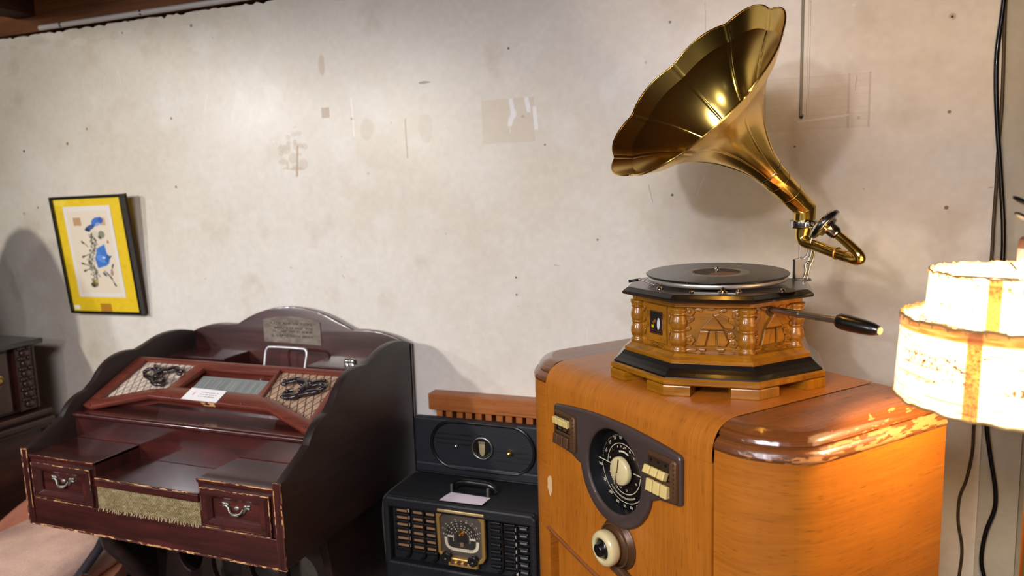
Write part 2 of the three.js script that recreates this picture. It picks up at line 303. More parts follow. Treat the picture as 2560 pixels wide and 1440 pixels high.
// ------------------------------------------------------------------ console radio (local: x right, z front, origin at the middle of its back foot)
const CX = Math.cos(0.6793), SX = Math.sin(0.6793), UC = -1.0754, WB = 1.2407;
const conPos = [UC * CX + WB * SX, 0, 1.92 + UC * SX - WB * CX];
{
  const t = thing('console_radio', 'large honey-brown wooden console radio with a round black dial, under the brass-horned gramophone', 'radio', conPos, -0.6793);
  // plan of the right cheek, from the seam round the corner to the back
  const plan = []; const c0 = [[0.247, 0.404], [0.27, 0.403], [0.296, 0.399], [0.323, 0.386], [0.346, 0.369], [0.365, 0.348], [0.377, 0.322], [0.381, 0.277]];
  new THREE.CatmullRomCurve3(c0.map(([x, z]) => V(x, 0, z)), false, 'centripetal').getPoints(36).forEach((p) => plan.push([p.x, p.z])); plan.push([0.382, 0]);
  const inset = (d) => plan.map(([x, z], i) => { // moved inwards square to itself
    const a = plan[Math.max(0, i - 1)], b = plan[Math.min(plan.length - 1, i + 1)], l = Math.hypot(b[0] - a[0], b[1] - a[1]);
    let nx = (b[1] - a[1]) / l, nz = -(b[0] - a[0]) / l; if (i === 0) { nx = 0; nz = -1; } if (i === plan.length - 1) { nx = -1; nz = 0; }
    return [Math.max(0.247, x + nx * d), Math.max(0, z + nz * d)];
  });
  const prof = [[0, 1.036, 0], [-0.0015, 1.0375, 0], [-0.002, 1.042, 1], [0.0005, 1.048, 1], [0.004, 1.053, 1], [0.0085, 1.0565, 1], [0.011, 1.057, 2], [0.0115, 1.0595, 2], [0.0095, 1.0605, 2], [0.0105, 1.064, 3], [0.015, 1.07, 3], [0.022, 1.0755, 3], [0.031, 1.079, 3], [0.04, 1.0805, 3]];
  const ring = (d, y, s) => inset(d).map(([x, z]) => [s * x, y, z]);
  for (const s of [1, -1]) {
    const sh = poly([[0.247, 0], ...plan.slice().reverse().map(([x, z]) => [x, z]), ].map(([x, z]) => [s * x, -z]));
    const body = ext(sh, 1.036); body.rotateX(-PI / 2);
    const bp = rows([ring(0, 0.02, s), ring(0, 1.036, s)], s < 0);
    // uv: along the plan for the curved veneer
    const n = clean(bp), P = n.attributes.position, U = n.attributes.uv; for (let i = 0; i < P.count; i++) { const x = Math.abs(P.getX(i)), z = P.getZ(i); U.setXY(i, (0.41 - z) + (x - 0.247), P.getY(i) + 0.3 * s); }
    const cheek = obj('side_cheek', clean(toCreasedNormals(ext(sh, 1.034).rotateX(-PI / 2).scale(0.999, 1, 0.999), 0.4)), M.honey, t);
    obj('side_veneer', n, M.honey, cheek);
    const rr = (i0, i1) => toCreasedNormals(rows(prof.slice(i0, i1 + 1).map(([d, y]) => ring(d, y, s)), s < 0), 0.7);
    const mUV = (g) => { const n = clean(g), P = n.attributes.position, U = n.attributes.uv; for (let i = 0; i < P.count; i++) { const x = Math.abs(P.getX(i)), z = P.getZ(i); U.setXY(i, (0.41 - z) + (x - 0.247), P.getY(i) * 2); } return n; };
    const md = obj('corner_moulding', mUV(rr(0, 6)), M.moulding ||= phy({ map: wornTex(51, 0.6, 0.5), roughness: 0.34, clearcoat: 0.5, clearcoatRoughness: 0.2 }), t, 'rubbed two-step moulding round the top edge');
    obj('moulding_step', mUV(rr(6, prof.length - 1)), M.mouldingTop ||= phy({ map: wornTex(52, 0.9, 0.56), roughness: 0.24, clearcoat: 0.7, clearcoatRoughness: 0.1 }), md);
    const top = inset(0.04); const capShape = poly([[0.247, 0], ...top.slice().reverse()].map(([x, z]) => [s * x, -z]));
    const cap = ext(capShape, 0.03); cap.rotateX(-PI / 2); cap.translate(0, 1.0506, 0);
    obj('top_board', grainUV(cap, 'z', [0.3, s * 0.2]), M.honeyTop ||= phy({ map: wood(19, [160, 98, 48], [118, 66, 28], { lines: 34, band: 0.35, patch: 0.4, pores: 0.6 }), roughness: 0.36, clearcoat: 0.4, clearcoatRoughness: 0.24 }), t);
  }
  function wornTex(seed, front = 0.6, side = 0.5) { // brown lacquer rubbed through to bare wood in ragged patches, mostly along the side
    const n = noiseField(seed), m = noiseField(seed + 9);
    const tx = dataTex(1024, 256, (u, v) => {
      const g = n(u, v, 4, 60, 3), w = m(u, v, 44, 26, 4) * 0.62 + m(u, v, 9, 3, 3) * 0.38, wear = front + (side - front) * sat((u - 0.16) / 0.14);
      let c = mix([92, 50, 22], [140, 82, 38], g);
      if (w > wear) c = mix(c, [196, 134, 78], sat((w - wear) * 40) * 0.9);
      return c;
    });
    tx.repeat.set(1 / 0.85, 1 / 0.16); return tx;
  }
  // middle panel: waterfall front that runs over into the top
  const W2 = 0.2455, arc = [];
  for (let i = 0; i <= 20; i++) { const a = (i / 20) * PI / 2; arc.push([0.342 + 0.066 * Math.pow(Math.sin(a), 0.77), 1.0195 + 0.062 * Math.pow(Math.max(0, Math.cos(a)), 0.77)]); }
  const wf = [[0, 1.0815], ...arc, [0.408, 1.012]];
  let len = 0; const R0 = [], R1 = [];
  const wfg = rows([-1, -0.5, 0, 0.5, 1].map((k) => wf.map(([z, y]) => [k * W2, y, z])), true);
  { const n = clean(wfg), P = n.attributes.position, U = n.attributes.uv; for (let i = 0; i < P.count; i++) { const y = P.getY(i), z = P.getZ(i); const q = z <= 0.342 ? z : y < 1.0195 ? 0.342 + 0.1 + (1.0195 - y) : 0.342 + 0.1 * Math.atan2(z - 0.342, y - 1.0195) * 2 / PI; U.setXY(i, q + 0.05, P.getX(i)); } R0.push(toCreasedNormals(n, 0.5)); }
  const back = span(-W2, W2, 0.02, 1.078, 0, 0.34, 0, 'y');
  const fp = obj('front_panel', [back], M.honey, t, 'curved middle panel running from the front over the top');
  obj('waterfall_top', R0, M.honey, fp);
  // upright front board with the dial hole, scooped along its lower edge
  const hole = []; for (let i = 0; i < 60; i++) { const a = -i / 60 * 2 * PI; hole.push([0.086 * Math.cos(a), 0.921 + 0.086 * Math.sin(a)]); }
  const scoop = []; for (let i = 0; i <= 24; i++) { const x = -W2 + (2 * W2 * i) / 24; scoop.push([x, 0.672 + 0.04 * Math.pow(Math.abs(x / W2), 1.4)]); }
  const board = ext(poly([...scoop, [W2, 1.0125], [-W2, 1.0125]], [hole]), 0.03); board.translate(0, 0, 0.378);
  obj('front_board', (() => { const n = clean(board), P = n.attributes.position, U = n.attributes.uv; for (let i = 0; i < P.count; i++) U.setXY(i, 0.492 + (1.0195 - P.getY(i)), P.getX(i)); return n; })(), M.honey, fp);
  obj('scoop_bead', tube(scoop.map(([x, y]) => [x, y, 0.4085]), 0.005, 10, 60), M.honeyTop, fp);
  obj('lower_panel', span(-W2 + 0.012, W2 - 0.012, 0.05, 0.72, 0.37, 0.392, 0.003, 'y'), M.honey, t, 'recessed lower panel');
  for (const s of [-1, 1]) obj('panel_groove', span(s * (W2 - 0.006) - 0.006, s * (W2 - 0.006) + 0.006, 0.05, 0.71, 0.366, 0.38, 0), M.honeyDark, t);
  // escutcheon
  const e = [[-0.196, 1.006]]; for (let i = 1; i < 12; i++) { const x = -0.196 + i * 0.0318; e.push([x, 1.006 + 0.015 * (1 - Math.pow(Math.abs(x + 0.005) / 0.19, 2))]); } e.push([0.178, 1.007], [0.184, 1.001], [0.184, 0.922], [0.178, 0.918], [0.126, 0.912], [0.112, 0.904]);
  for (let i = 0; i <= 30; i++) { const a = (-0.16 - (i / 30) * (PI - 0.32)); e.push([0.107 * Math.cos(a), 0.921 + 0.107 * Math.sin(a)]); }
  e.push([-0.116, 0.906], [-0.136, 0.914], [-0.19, 0.919], [-0.199, 0.925], [-0.2, 1.0]);
  const eh = []; for (let i = 0; i < 60; i++) { const a = -i / 60 * 2 * PI; eh.push([0.081 * Math.cos(a), 0.921 + 0.081 * Math.sin(a)]); }
  const esc = ext(poly(e.reverse(), [eh]), 0.012, 0.004, 3); esc.translate(0, 0, 0.406);
  const ep = obj('escutcheon', toCreasedNormals(esc, 0.6), M.taupe, t, 'dark grey-brown winged plate round the dial');
  obj('recess_wall', rows([eh, eh].map((h, k) => [...h, h[0]].map(([x, y]) => [x * (k ? 1 : 0.97), 0.921 + (y - 0.921) * (k ? 1 : 0.97), k ? 0.413 : 0.39])), false), phy({ color: 0x15161a, roughness: 0.4, side: THREE.DoubleSide }), ep);
  const dialTex = canvasTex(1024, 1024, (x) => {
    const C = 512, k = 512 / 0.086, P = (a, r) => [C + Math.cos(a) * r * k, C - Math.sin(a) * r * k];
    x.fillStyle = '#070606'; x.fillRect(0, 0, 1024, 1024);
    x.fillStyle = '#140c0b'; x.beginPath(); x.arc(C, C, 0.052 * k, 0, 7); x.fill();
    x.strokeStyle = '#d8cfae'; x.fillStyle = '#d8cfae';
    x.lineWidth = 9; x.beginPath(); x.arc(C, C, 0.049 * k, PI + 0.05, 2 * PI - 0.55); x.stroke();
    x.beginPath(); x.arc(C, C, 0.049 * k, 0.08, PI * 0.72); x.stroke();
    x.beginPath(); x.arc(C, C, 0.066 * k, 0.5, PI - 0.06); x.stroke();
    x.lineWidth = 5; x.beginPath(); x.arc(C, C, 0.041 * k, PI * 0.62, PI - 0.1); x.stroke();
    x.lineWidth = 12; x.beginPath(); x.moveTo(...P(PI, 0.078)); x.lineTo(...P(PI, 0.028)); x.moveTo(...P(0, 0.028)); x.lineTo(...P(0, 0.075)); x.stroke();
    x.textAlign = 'center'; x.textBaseline = 'middle';
    const num = (s, a, r, f) => { const p = P(a, r); x.font = `bold ${f * 1.15}px sans-serif`; x.fillText(s, ...p); };
    for (let i = 0; i < 44; i++) { const a = PI + 0.1 + i / 43 * (PI - 0.65); x.lineWidth = 3; x.beginPath(); x.moveTo(...P(-a, 0.066)); x.lineTo(...P(-a, 0.0635)); x.stroke(); }
    [['160', 3.3], ['120', 3.72], ['100', 4.1], ['80', 4.45], ['65', 4.75], ['60', 5.02], ['55', 5.3]].forEach(([s, a]) => num(s, a, 0.0735, 40));
    [['6', 2.9], ['7', 2.45], ['8', 2.0], ['9', 1.75], ['10', 1.45], ['11', 1.12], ['12', 0.75]].forEach(([s, a]) => num(s, a, 0.043, 32));
    [['18', 3.4], ['16', 3.9], ['14', 4.45], ['12', 4.9], ['10', 5.8]].forEach(([s, a]) => num(s, a, 0.041, 30));
    [[2.75, 0.057], [2.35, 0.058], [2.0, 0.06], [1.7, 0.06], [1.2, 0.058], [0.9, 0.058]].forEach(([a, r], i) => { const p = P(a, r); x.save(); x.translate(...p); x.rotate(-(a - PI / 2)); for (let q = 0; q < 3; q++) x.fillRect(-32 + (q * 7) % 9, -16 + q * 12, 56 - q * 8, 5); x.restore(); });
    for (let i = 0; i < 26; i++) { const a = 4.0 + i * 0.052, p = P(a, 0.0575); x.save(); x.translate(...p); x.rotate(-(a - PI / 2)); x.fillRect(-7, -12, 9, 22); x.restore(); }
    for (let i = 0; i < 22; i++) { const a = 4.25 + i * 0.044, p = P(a, 0.0795); x.save(); x.translate(...p); x.rotate(-(a - PI / 2)); x.fillRect(-5, -6, 7, 10); x.restore(); }
    for (let i = 0; i < 9; i++) { const a = 3.55 + i * 0.09, p = P(a, 0.046); x.save(); x.translate(...p); x.rotate(-(a - PI / 2)); x.fillRect(-9, -8, 14, 14); x.restore(); }
    x.beginPath(); x.arc(C, C, 0.0335 * k, PI * 1.36, PI * 1.64); x.lineWidth = 22; x.stroke(); x.beginPath(); x.arc(C, C - 0.0405 * k, 9, 0, 7); x.fill();
  });
  obj('dial_face', new THREE.CircleGeometry(0.086, 48).translate(0, 0.921, 0.391), phy({ map: dialTex, roughness: 0.4, clearcoat: 0.5, clearcoatRoughness: 0.2 }), t, 'round black dial with cream scales and numerals');
  const kn = obj('dial_knob', along(lathe([[0, 0], [0.026, 0], [0.0275, 0.003], [0.0272, 0.009], [0.024, 0.0125], [0.012, 0.0145], [0, 0.015]], 40), [0.005, 0.921, 0.3965], [0.005, 0.921, 1]), M.cream, t, 'cream dial centre');
  obj('pointer', [box(0.0014, 0.026, 0.0014, 0.001, 0.934, 0.4117, 0), box(0.0014, 0.03, 0.0014, -0.001, 0.907, 0.4117, 0), box(0.004, 0.0014, 0.0014, 0, 0.921, 0.4117, 0)].map((g) => g.translate(0, -0.921, 0).rotateZ(-0.12).translate(0.005, 0.921, 0)), M.bronzePaint, kn);
  // push-button blocks left and right of the dial
  for (const s of [-1, 1]) {
    const x = s < 0 ? -0.152 : 0.143;
    const bs = ext(poly([[-0.036, -0.035], [0.034, -0.038], [0.038, -0.032], [0.038, 0.034], [0.033, 0.038], [-0.034, 0.038]]), 0.014, 0.005, 3); bs.translate(x, 0.96, 0.412);
    const b = obj('button_block', toCreasedNormals(bs, 0.7), M.bronzePaint, t, 'bronze-brown push-button block');
    const zf = 0.426;
    obj('raised_frame', [tube([[x - 0.03, 0.995, zf - 0.001], [x + 0.027, 0.995, zf - 0.001]], 0.002, 6), tube([[x - 0.031, 0.994, zf - 0.001], [x - 0.033, 0.93, zf - 0.001]], 0.002, 6)], M.bronzePaint, b);
    obj('key_well', [box(0.054, 0.026, 0.001, x - 0.004, 0.979, zf + 0.0002, 0), box(0.054, 0.024, 0.001, x - 0.004, 0.94, zf + 0.0002, 0)], M.bronzeDark ||= std({ color: 0x3d2b1c, metalness: 0.4, roughness: 0.5 }), b);
    for (let r = 0; r < 2; r++) for (let i = 0; i < 3; i++) {
      const kx = x - 0.022 + i * 0.0185, lower = r === 1, up = s > 0 && !lower;
      const key = box(0.0165, lower ? 0.022 : 0.015, 0.011, 0, 0, 0, 0.002); key.rotateX(up ? -0.4 : lower ? -0.12 : 0.12); key.translate(kx, lower ? 0.94 : up ? 0.9695 : 0.979, up ? zf + 0.008 : zf + 0.002);
      obj('push_key', key, s < 0 && lower ? M.bronzePaint : M.creamKey, b);
      obj('key_hole', along(cyl(0.0026, 0.0026, 0.0012, 0, 0, 0, 12), [kx, s > 0 ? 0.9855 : 0.964, zf], [kx, s > 0 ? 0.9855 : 0.964, 1]), M.gapBlack, b);
    }
    for (let i = 0; i < 8; i++) obj('rim_bead', new THREE.SphereGeometry(0.0038, 10, 8).scale(1, 0.9, 0.8).translate(x + 0.032, 0.991 - i * 0.0078, 0.424), M.bronzePaint, b);
    obj('key_slot', box(0.056, 0.0025, 0.0012, x - 0.004, 0.9595, zf, 0), M.iron, b);
  }
  const face = (g, x, y, z) => along(g, [x, y, z], [x, y, z + 1]);
  const kb = obj('tuning_knob', face(lathe([[0.02, 0], [0.03, 0.003], [0.034, 0.01], [0.034, 0.02], [0.031, 0.026], [0.024, 0.028], [0.0195, 0.026], [0.0195, 0.01]], 44), 0.006, 0.778, 0.425), M.cream, t, 'cream ring knob with a black centre');
  obj('knob_centre', face(lathe([[0.0195, 0.008], [0.0195, 0.022], [0.017, 0.026], [0.013, 0.026], [0.0125, 0.034], [0.009, 0.036], [0, 0.0365]], 32), 0.006, 0.778, 0.425), M.blackPlastic, kb);
  obj('knob_base', face(lathe([[0.05, 0], [0.048, 0.005], [0.043, 0.006], [0.0425, 0.012], [0.036, 0.013], [0.035, 0.018], [0.02, 0.018]], 44), 0.006, 0.778, 0.408), std({ color: 0x57391f, metalness: 0.3, roughness: 0.4 }), t);
  obj('knob_ring', face(new THREE.TorusGeometry(0.041, 0.0022, 8, 40).rotateX(PI / 2), 0.006, 0.778, 0.421), M.bronzePaint, t);
  obj('foot_bracket', ext(poly([[-0.03, 0], [0.03, -0.004], [0.05, 0.004], [0.052, 0.012], [0.02, 0.012], [-0.02, 0.02]]), 0.014, 0.004).rotateZ(-0.12).translate(0.022, 0.722, 0.41), M.bronzePaint, t);
  const ch = []; { const R = rng(8); for (let i = 0; i < 14; i++) { const a = i / 14 * 2 * PI; ch.push([0.0105 * Math.cos(a) * (0.7 + R() * 0.5), 0.026 * Math.sin(a) * (0.75 + R() * 0.4)]); } }
  obj('veneer_chip', ext(poly(ch), 0.002).translate(-0.236, 0.812, 0.4065), std({ color: 0xdcb98a, roughness: 0.55 }), t, 'pale chip in the veneer at the left edge');
  obj('plinth', span(-0.37, 0.37, 0, 0.05, 0.01, 0.385, 0.004), M.honeyDark, t);
}

// ------------------------------------------------------------------ gramophone on the console (local origin under the middle of its base)
{
  const O = [-0.151, 1.0815, 0.418], PH = 1.1227, L = (x, y, z) => [x - O[0], y - O[1], z - O[2]];
  const t = thing('gramophone', 'antique gramophone with a fluted brass horn and a carved eight-sided wooden box', 'gramophone', O);
  const octo = (pts) => grainUVkeep(flat(new THREE.LatheGeometry(pts.map(([r, y]) => new THREE.Vector2(r, y)), 8, PI / 2 - PH)));
  function grainUVkeep(g) { return grainUV(g, 'x'); }
  const ca = (k) => PH + k * PI / 4, C = (r, k) => [r * Math.cos(ca(k)), r * Math.sin(ca(k))];
  const base = obj('base_board', octo([[0.15, 0.018], [0.208, 0.018], [0.2125, 0.021], [0.2125, 0.028], [0.209, 0.031], [0.15, 0.031]]), M.gold, t);
  for (let k = 0; k < 8; k++) {
    const [x0, z0] = C(0.2135, k), [xa, za] = C(0.2135, k + 1), [xb, zb] = C(0.2135, k - 1), f = 0.047 / 0.1634;
    const a = [x0 + (xa - x0) * f, z0 + (za - z0) * f], b = [x0 + (xb - x0) * f, z0 + (zb - z0) * f], inn = 0.8;
    const sh = poly([a, [x0, z0], b, [b[0] * inn, b[1] * inn], [x0 * inn, z0 * inn], [a[0] * inn, a[1] * inn]].map(([x, z]) => [x, -z]));
    obj('foot', grainUV(ext(sh, 0.0185, 0.0015).rotateX(-PI / 2), 'x', [k * 0.1, 0]), M.gold, t);
  }
  obj('black_ogee', octo([[0.15, 0.031], [0.2065, 0.031], [0.2068, 0.034], [0.2, 0.039], [0.192, 0.046], [0.186, 0.053], [0.15, 0.053]]), M.blackGloss, t, 'glossy black sloping moulding');
  obj('ledge', octo([[0.14, 0.053], [0.184, 0.053], [0.1845, 0.06], [0.176, 0.064], [0.171, 0.069], [0.14, 0.069]]), M.gold, t);
  const RB = 0.157, AP = RB * Math.cos(PI / 8);
  obj('body', octo([[0.1, 0.066], [RB, 0.066], [RB, 0.152], [0.168, 0.154], [0.1685, 0.163], [0.1, 0.163]]), M.gold, t);
  obj('lid_slab', octo([[0.1, 0.162], [0.176, 0.162], [0.187, 0.1645], [0.1895, 0.168], [0.187, 0.171], [0.179, 0.1765], [0.177, 0.177], [0.1765, 0.1775]]), M.blackGloss, t, 'black moulded edge of the lid');
  obj('lid_top', octo([[0.178, 0.1772], [0.17, 0.178], [0.0, 0.178]]), M.slabTop, t);
  // turned corner columns
  const cp = [[0, 0], [0.0135, 0], [0.0155, 0.004], [0.0145, 0.009], [0.0115, 0.0115], [0.0135, 0.014], [0.016, 0.022], [0.0155, 0.03], [0.0128, 0.038], [0.0125, 0.04], [0.0142, 0.0415], [0.0142, 0.0435], [0.0132, 0.045], [0.0158, 0.053], [0.0155, 0.06], [0.0128, 0.0685], [0.0125, 0.0705], [0.0145, 0.072], [0.0145, 0.0735], [0.0135, 0.075], [0.0162, 0.08], [0.0162, 0.085], [0, 0.086]];
  for (let k = 0; k < 8; k++) { const [x, z] = C(0.156, k); obj('column', lathe(cp, 26).translate(x, 0.0672, z), M.gold, t); }
  // carved panels
  const panel = (k, shapes, parent) => { // shapes in panel axes, laid on the face between corners k and k+1
    const m = PH + (k + 0.5) * PI / 4, th = Math.atan2(Math.cos(m), Math.sin(m));
    return shapes.map((g) => g.rotateY(th).translate(AP * Math.cos(m), 0.109, AP * Math.sin(m)));
  };
  const U = 0.0001, rel = (pts, d = 0.0045, bv = 0.0018) => ext(poly(pts.map(([x, y]) => [(x - 710) * U, (470 - y) * U])), d, bv, 3).translate(0, 0, -0.0006);
  const disc = (x, y, r, d = 0.004) => { const p = []; for (let i = 0; i < 20; i++) { const a = i / 20 * 2 * PI, q = r * (1 + 0.12 * Math.cos(5 * a)); p.push([x + q * Math.cos(a), y - q * Math.sin(a)]); } return rel(p, d, 0.0016); };
  const leaf = (x, y, l, w, a) => { const p = []; for (let i = 0; i < 16; i++) { const s = i / 16 * 2 * PI, u = l * Math.cos(s), v = w * Math.sin(s) * (1 + 0.3 * Math.cos(s)); p.push([x + u * Math.cos(a) - v * Math.sin(a), y - u * Math.sin(a) - v * Math.cos(a)]); } return rel(p, 0.0036, 0.0015); };
  const motif = (full) => {
    const s = [rel([[500, 425], [720, 150], [915, 425], [830, 440], [600, 440]], 0.0075, 0.0025), rel([[725, 175], [820, 140], [1000, 210], [985, 290], [1095, 360], [1090, 420], [930, 420]], 0.0035), rel([[490, 450], [655, 455], [585, 745], [405, 745]], 0.0055), rel([[785, 450], [910, 450], [1000, 660], [940, 745], [800, 745]], 0.0055), rel([[470, 790], [600, 790], [590, 845], [500, 845]], 0.006), rel([[780, 780], [930, 775], [915, 840], [820, 845]], 0.006), rel([[665, 470], [770, 470], [780, 745], [610, 745]], 0.002, 0.001)];
    for (const [x, y, r] of [[310, 120, 95], [1140, 150, 100], [310, 640, 95], [1035, 545, 70], [1080, 680, 85]]) { s.push(disc(x, y, r)); s.push(disc(x, y, r * 0.35, 0.0065)); }
    for (const q of [[480, 80, 70, 34, -0.2], [890, 95, 80, 34, 0.3], [330, 270, 80, 40, 0.8], [1130, 280, 70, 36, -0.9], [280, 430, 60, 40, 0.4], [1160, 420, 50, 36, 1.2], [330, 830, 110, 30, 0.1], [1130, 840, 90, 36, -0.3], [680, 60, 90, 24, 0], [700, 890, 150, 22, 0]]) s.push(leaf(...q));
    if (!full) s.length = 7 + 8;
    return s;
  };
  const R = rng(6);
  obj('carved_panel', panel(0, motif(true)), M.gold, t, 'carved panel with a pointed cap over two splayed legs');
  obj('carved_panel', panel(-1, motif(true)), M.gold, t, 'carved side panel by the crank');
  for (const k of [2, 3, 4, 5, 6]) obj('carved_panel', panel(k, [disc(480, 300, 95), disc(940, 300, 95), leaf(710, 560, 190, 60, 0)]), M.gold, t);
  const lp = obj('carved_panel', panel(1, [rel([[420, 60], [1010, 60], [1010, 790], [420, 790]], 0.004, 0.0012), leaf(560, 850, 80, 30, 0.2), leaf(820, 850, 90, 30, -0.2), leaf(690, 830, 60, 34, 0), leaf(320, 200, 70, 30, 1.2), leaf(320, 420, 60, 30, 0.9), leaf(330, 640, 70, 34, 1.4), leaf(1080, 300, 90, 26, 1.5), leaf(1080, 600, 90, 26, 1.5)]), M.gold, t);
  const plaqueTex = canvasTex(256, 300, (x) => { // dark little picture: pale upright patch, tan wedge, yellow block
    x.fillStyle = '#4a2818'; x.fillRect(0, 0, 256, 300); x.fillStyle = '#1d1a16'; x.fillRect(14, 14, 228, 262);
    x.fillStyle = '#8a4f20'; x.beginPath(); x.moveTo(50, 150); x.lineTo(120, 96); x.lineTo(128, 130); x.lineTo(84, 182); x.fill();
    x.fillStyle = '#d9c412'; x.fillRect(34, 184, 46, 40); x.fillStyle = '#d8d8dc'; x.beginPath(); x.ellipse(182, 160, 30, 78, 0.06, 0, 7); x.fill();
    x.fillStyle = '#5a3018'; x.fillRect(24, 246, 208, 10);
  });
  obj('picture_plaque', panel(1, [new THREE.BoxGeometry(0.036, 0.044, 0.0015).translate(0.001, 0.006, 0.0042)]), phy({ map: plaqueTex, roughness: 0.35, clearcoat: 0.4 }), lp, 'small dark plaque with a painted picture');
  // crank
  const A = L(-0.05, 1.2265, 0.515), B = L(0.0615, 1.225, 0.602), D = L(0.118, 1.2185, 0.642);
  const d2 = V(...B).sub(V(...A)).normalize();
  const ck = obj('crank', along(lathe([[0.0062, 0], [0.0062, 0.062], [0.0072, 0.063], [0.0072, 0.069], [0.0058, 0.071], [0.0058, 0.142], [0.0068, 0.143], [0.0068, 0.15]], 18), A, B), M.steel, t, 'steel winding crank');
  obj('crank_handle', along(lathe([[0, 0], [0.011, 0.001], [0.013, 0.005], [0.0135, 0.018], [0.0125, 0.045], [0.0105, 0.062], [0.0075, 0.071], [0.005, 0.074], [0, 0.0745]], 24), B, D), M.blackGloss, ck, 'black wooden handle');
  const en = V(...D).sub(V(...B)).normalize(), ep2 = V(...B).addScaledVector(en, 0.0725);
  obj('handle_end', along(lathe([[0.0062, 0], [0.0058, 0.0025], [0.003, 0.003], [0.0028, 0.002], [0, 0.002]], 18), [ep2.x, ep2.y, ep2.z], [ep2.x + en.x, ep2.y + en.y, ep2.z + en.z]), M.cream, ck);
  obj('crank_hole', along(lathe([[0.012, 0], [0.0125, 0.002], [0.009, 0.004], [0.007, 0.001]], 20), [A[0] + d2.x * 0.004, A[1], A[2] + d2.z * 0.004], B), M.bronzePaint, t);
  // turntable
  const tt = new THREE.Group(); tt.name = 'turntable'; tt.position.set(0, 0.178, 0); tt.rotation.x = 0.03; t.add(tt);
  obj('platter', lathe([[0, 0.006], [0.11, 0.006], [0.128, 0.008], [0.132, 0.0095], [0.1335, 0.012], [0.1335, 0.016], [0.131, 0.0182], [0.0, 0.0182]], 72), M.platter ||= std({ color: 0xbcb6aa, metalness: 0.65, roughness: 0.34 }), tt, 'bright metal platter');
  obj('hub', cyl(0.03, 0.02, 0.008, 0, 0, 0, 20), M.iron, tt);
  obj('spindle', lathe([[0, 0.018], [0.0042, 0.018], [0.0036, 0.031], [0, 0.0325]], 14), M.chrome, tt);
  // small fittings on the lid
  const bl = obj('brake_lever', tube([[-0.105, 0.181, 0.075], [-0.125, 0.187, 0.07], [-0.141, 0.191, 0.068], [-0.152, 0.188, 0.068]], 0.0014, 8), M.steel, t);
  obj('lever_tip', tube([[-0.141, 0.1905, 0.068], [-0.152, 0.1885, 0.068], [-0.16, 0.187, 0.069]], 0.0026, 8), M.iron, bl);
  const sp = obj('speed_plate', ext(poly([[-0.036, -0.004], [0.036, -0.004], [0.04, 0], [0.036, 0.004], [-0.036, 0.004], [-0.04, 0]]), 0.002, 0.0005).rotateX(-PI / 2).translate(0.012, 0.178, 0.146), M.pewter, t, 'etched metal speed plate');
  obj('speed_knob', lathe([[0.009, 0], [0.008, 0.003], [0.003, 0.004], [0.0035, 0.009], [0, 0.011]], 16).translate(0.026, 0.18, 0.147), M.chrome, sp);
  for (const [x, z] of [[-0.028, 0.146], [0.052, 0.146]]) obj('screw', lathe([[0.0048, 0], [0.004, 0.0025], [0, 0.003]], 14).translate(x, 0.1795, z), M.chrome, sp);
  for (const [x, z] of [[-0.093, 0.108], [0.052, 0.128], [0.125, 0.105]]) obj('screw', lathe([[0.006, 0], [0.005, 0.003], [0.003, 0.006], [0, 0.0065]], 14).translate(x, 0.178, z), M.chrome, t);
  obj('corner_stain', lathe([[0, 0.0001], [0.03, 0.0006], [0.031, 0]], 24).translate(0.118, 0.178, 0.085), std({ color: 0x4a4034, roughness: 0.5 }), t);
  // horn bracket
  const bp = [[-9, 2], [-10, 50], [0, 52], [2, 54], [10, 53], [17, 60], [20, 72], [22, 94], [37, 92], [36, 76], [30, 60], [32, 50], [26, 38], [27, 28], [22, 18], [24, 2]].map(([x, y]) => [x * 0.00082, y * 0.00082]);
  const bk = new THREE.Group(); bk.name = 'horn_bracket'; bk.position.set(...L(-0.001, 1.2588, 0.336)); bk.rotation.y = 0.1; t.add(bk);
  obj('bracket_plate', ext(poly(bp), 0.01, 0.002), M.pewter, bk, 'ornate cast metal bracket');
  obj('bracket_scroll', [tube([[0.008, 0, 0.012], [0.013, 0.018, 0.012], [0.012, 0.03, 0.012], [0.019, 0.042, 0.012], [0.022, 0.056, 0.012], [0.025, 0.074, 0.012]], 0.0022, 8), tube([[0.016, 0, 0.012], [0.018, 0.014, 0.012], [0.021, 0.028, 0.012], [0.026, 0.04, 0.012], [0.028, 0.06, 0.012]], 0.002, 8), new THREE.SphereGeometry(0.004, 12, 8).translate(0.017, 0.035, 0.012)], M.chrome, bk);
  obj('bracket_rod', cyl(0.0024, 0.0024, 0.034, 0.002, 0.04, 0.005, 10), M.steel, bk);
  obj('bracket_strip', box(0.004, 0.04, 0.008, -0.0085, 0.02, 0.006, 0.0008), M.iron, bk);
  obj('bracket_foot', cyl(0.02, 0.018, 0.004, 0.006, -0.0015, 0.004, 24), M.pewter, bk);
  // horn: pipe, elbow and bell round one axis
  const E = V(...L(0.009, 1.399, 0.335)), m = V(...L(-0.189, 1.621, 0.507)), ax = m.clone().sub(E), len = ax.length(); ax.normalize();
  const e1 = new THREE.Vector3().crossVectors(ax, V(0, 1, 0)).normalize(), e2 = new THREE.Vector3().crossVectors(e1, ax);
  const P0 = V(...L(0.008, 1.366, 0.335)), Pm = E.clone().addScaledVector(ax, 0.355 * len);
  const horn = new THREE.Group(); horn.name = 'horn'; horn.userData.label = 'polished brass horn with nine scalloped petals'; t.add(horn);
  const nk = [P0, E]; for (let i = 1; i <= 8; i++) nk.push(E.clone().addScaledVector(ax, 0.355 * len * i / 8));
  obj('horn_neck', toCreasedNormals(sweep(nk, (i) => (i < 2 ? 0.0208 : 0.0208 + 0.0072 * Math.pow((i - 1) / 8, 1.3)), 40), 0.5), M.brass, horn);
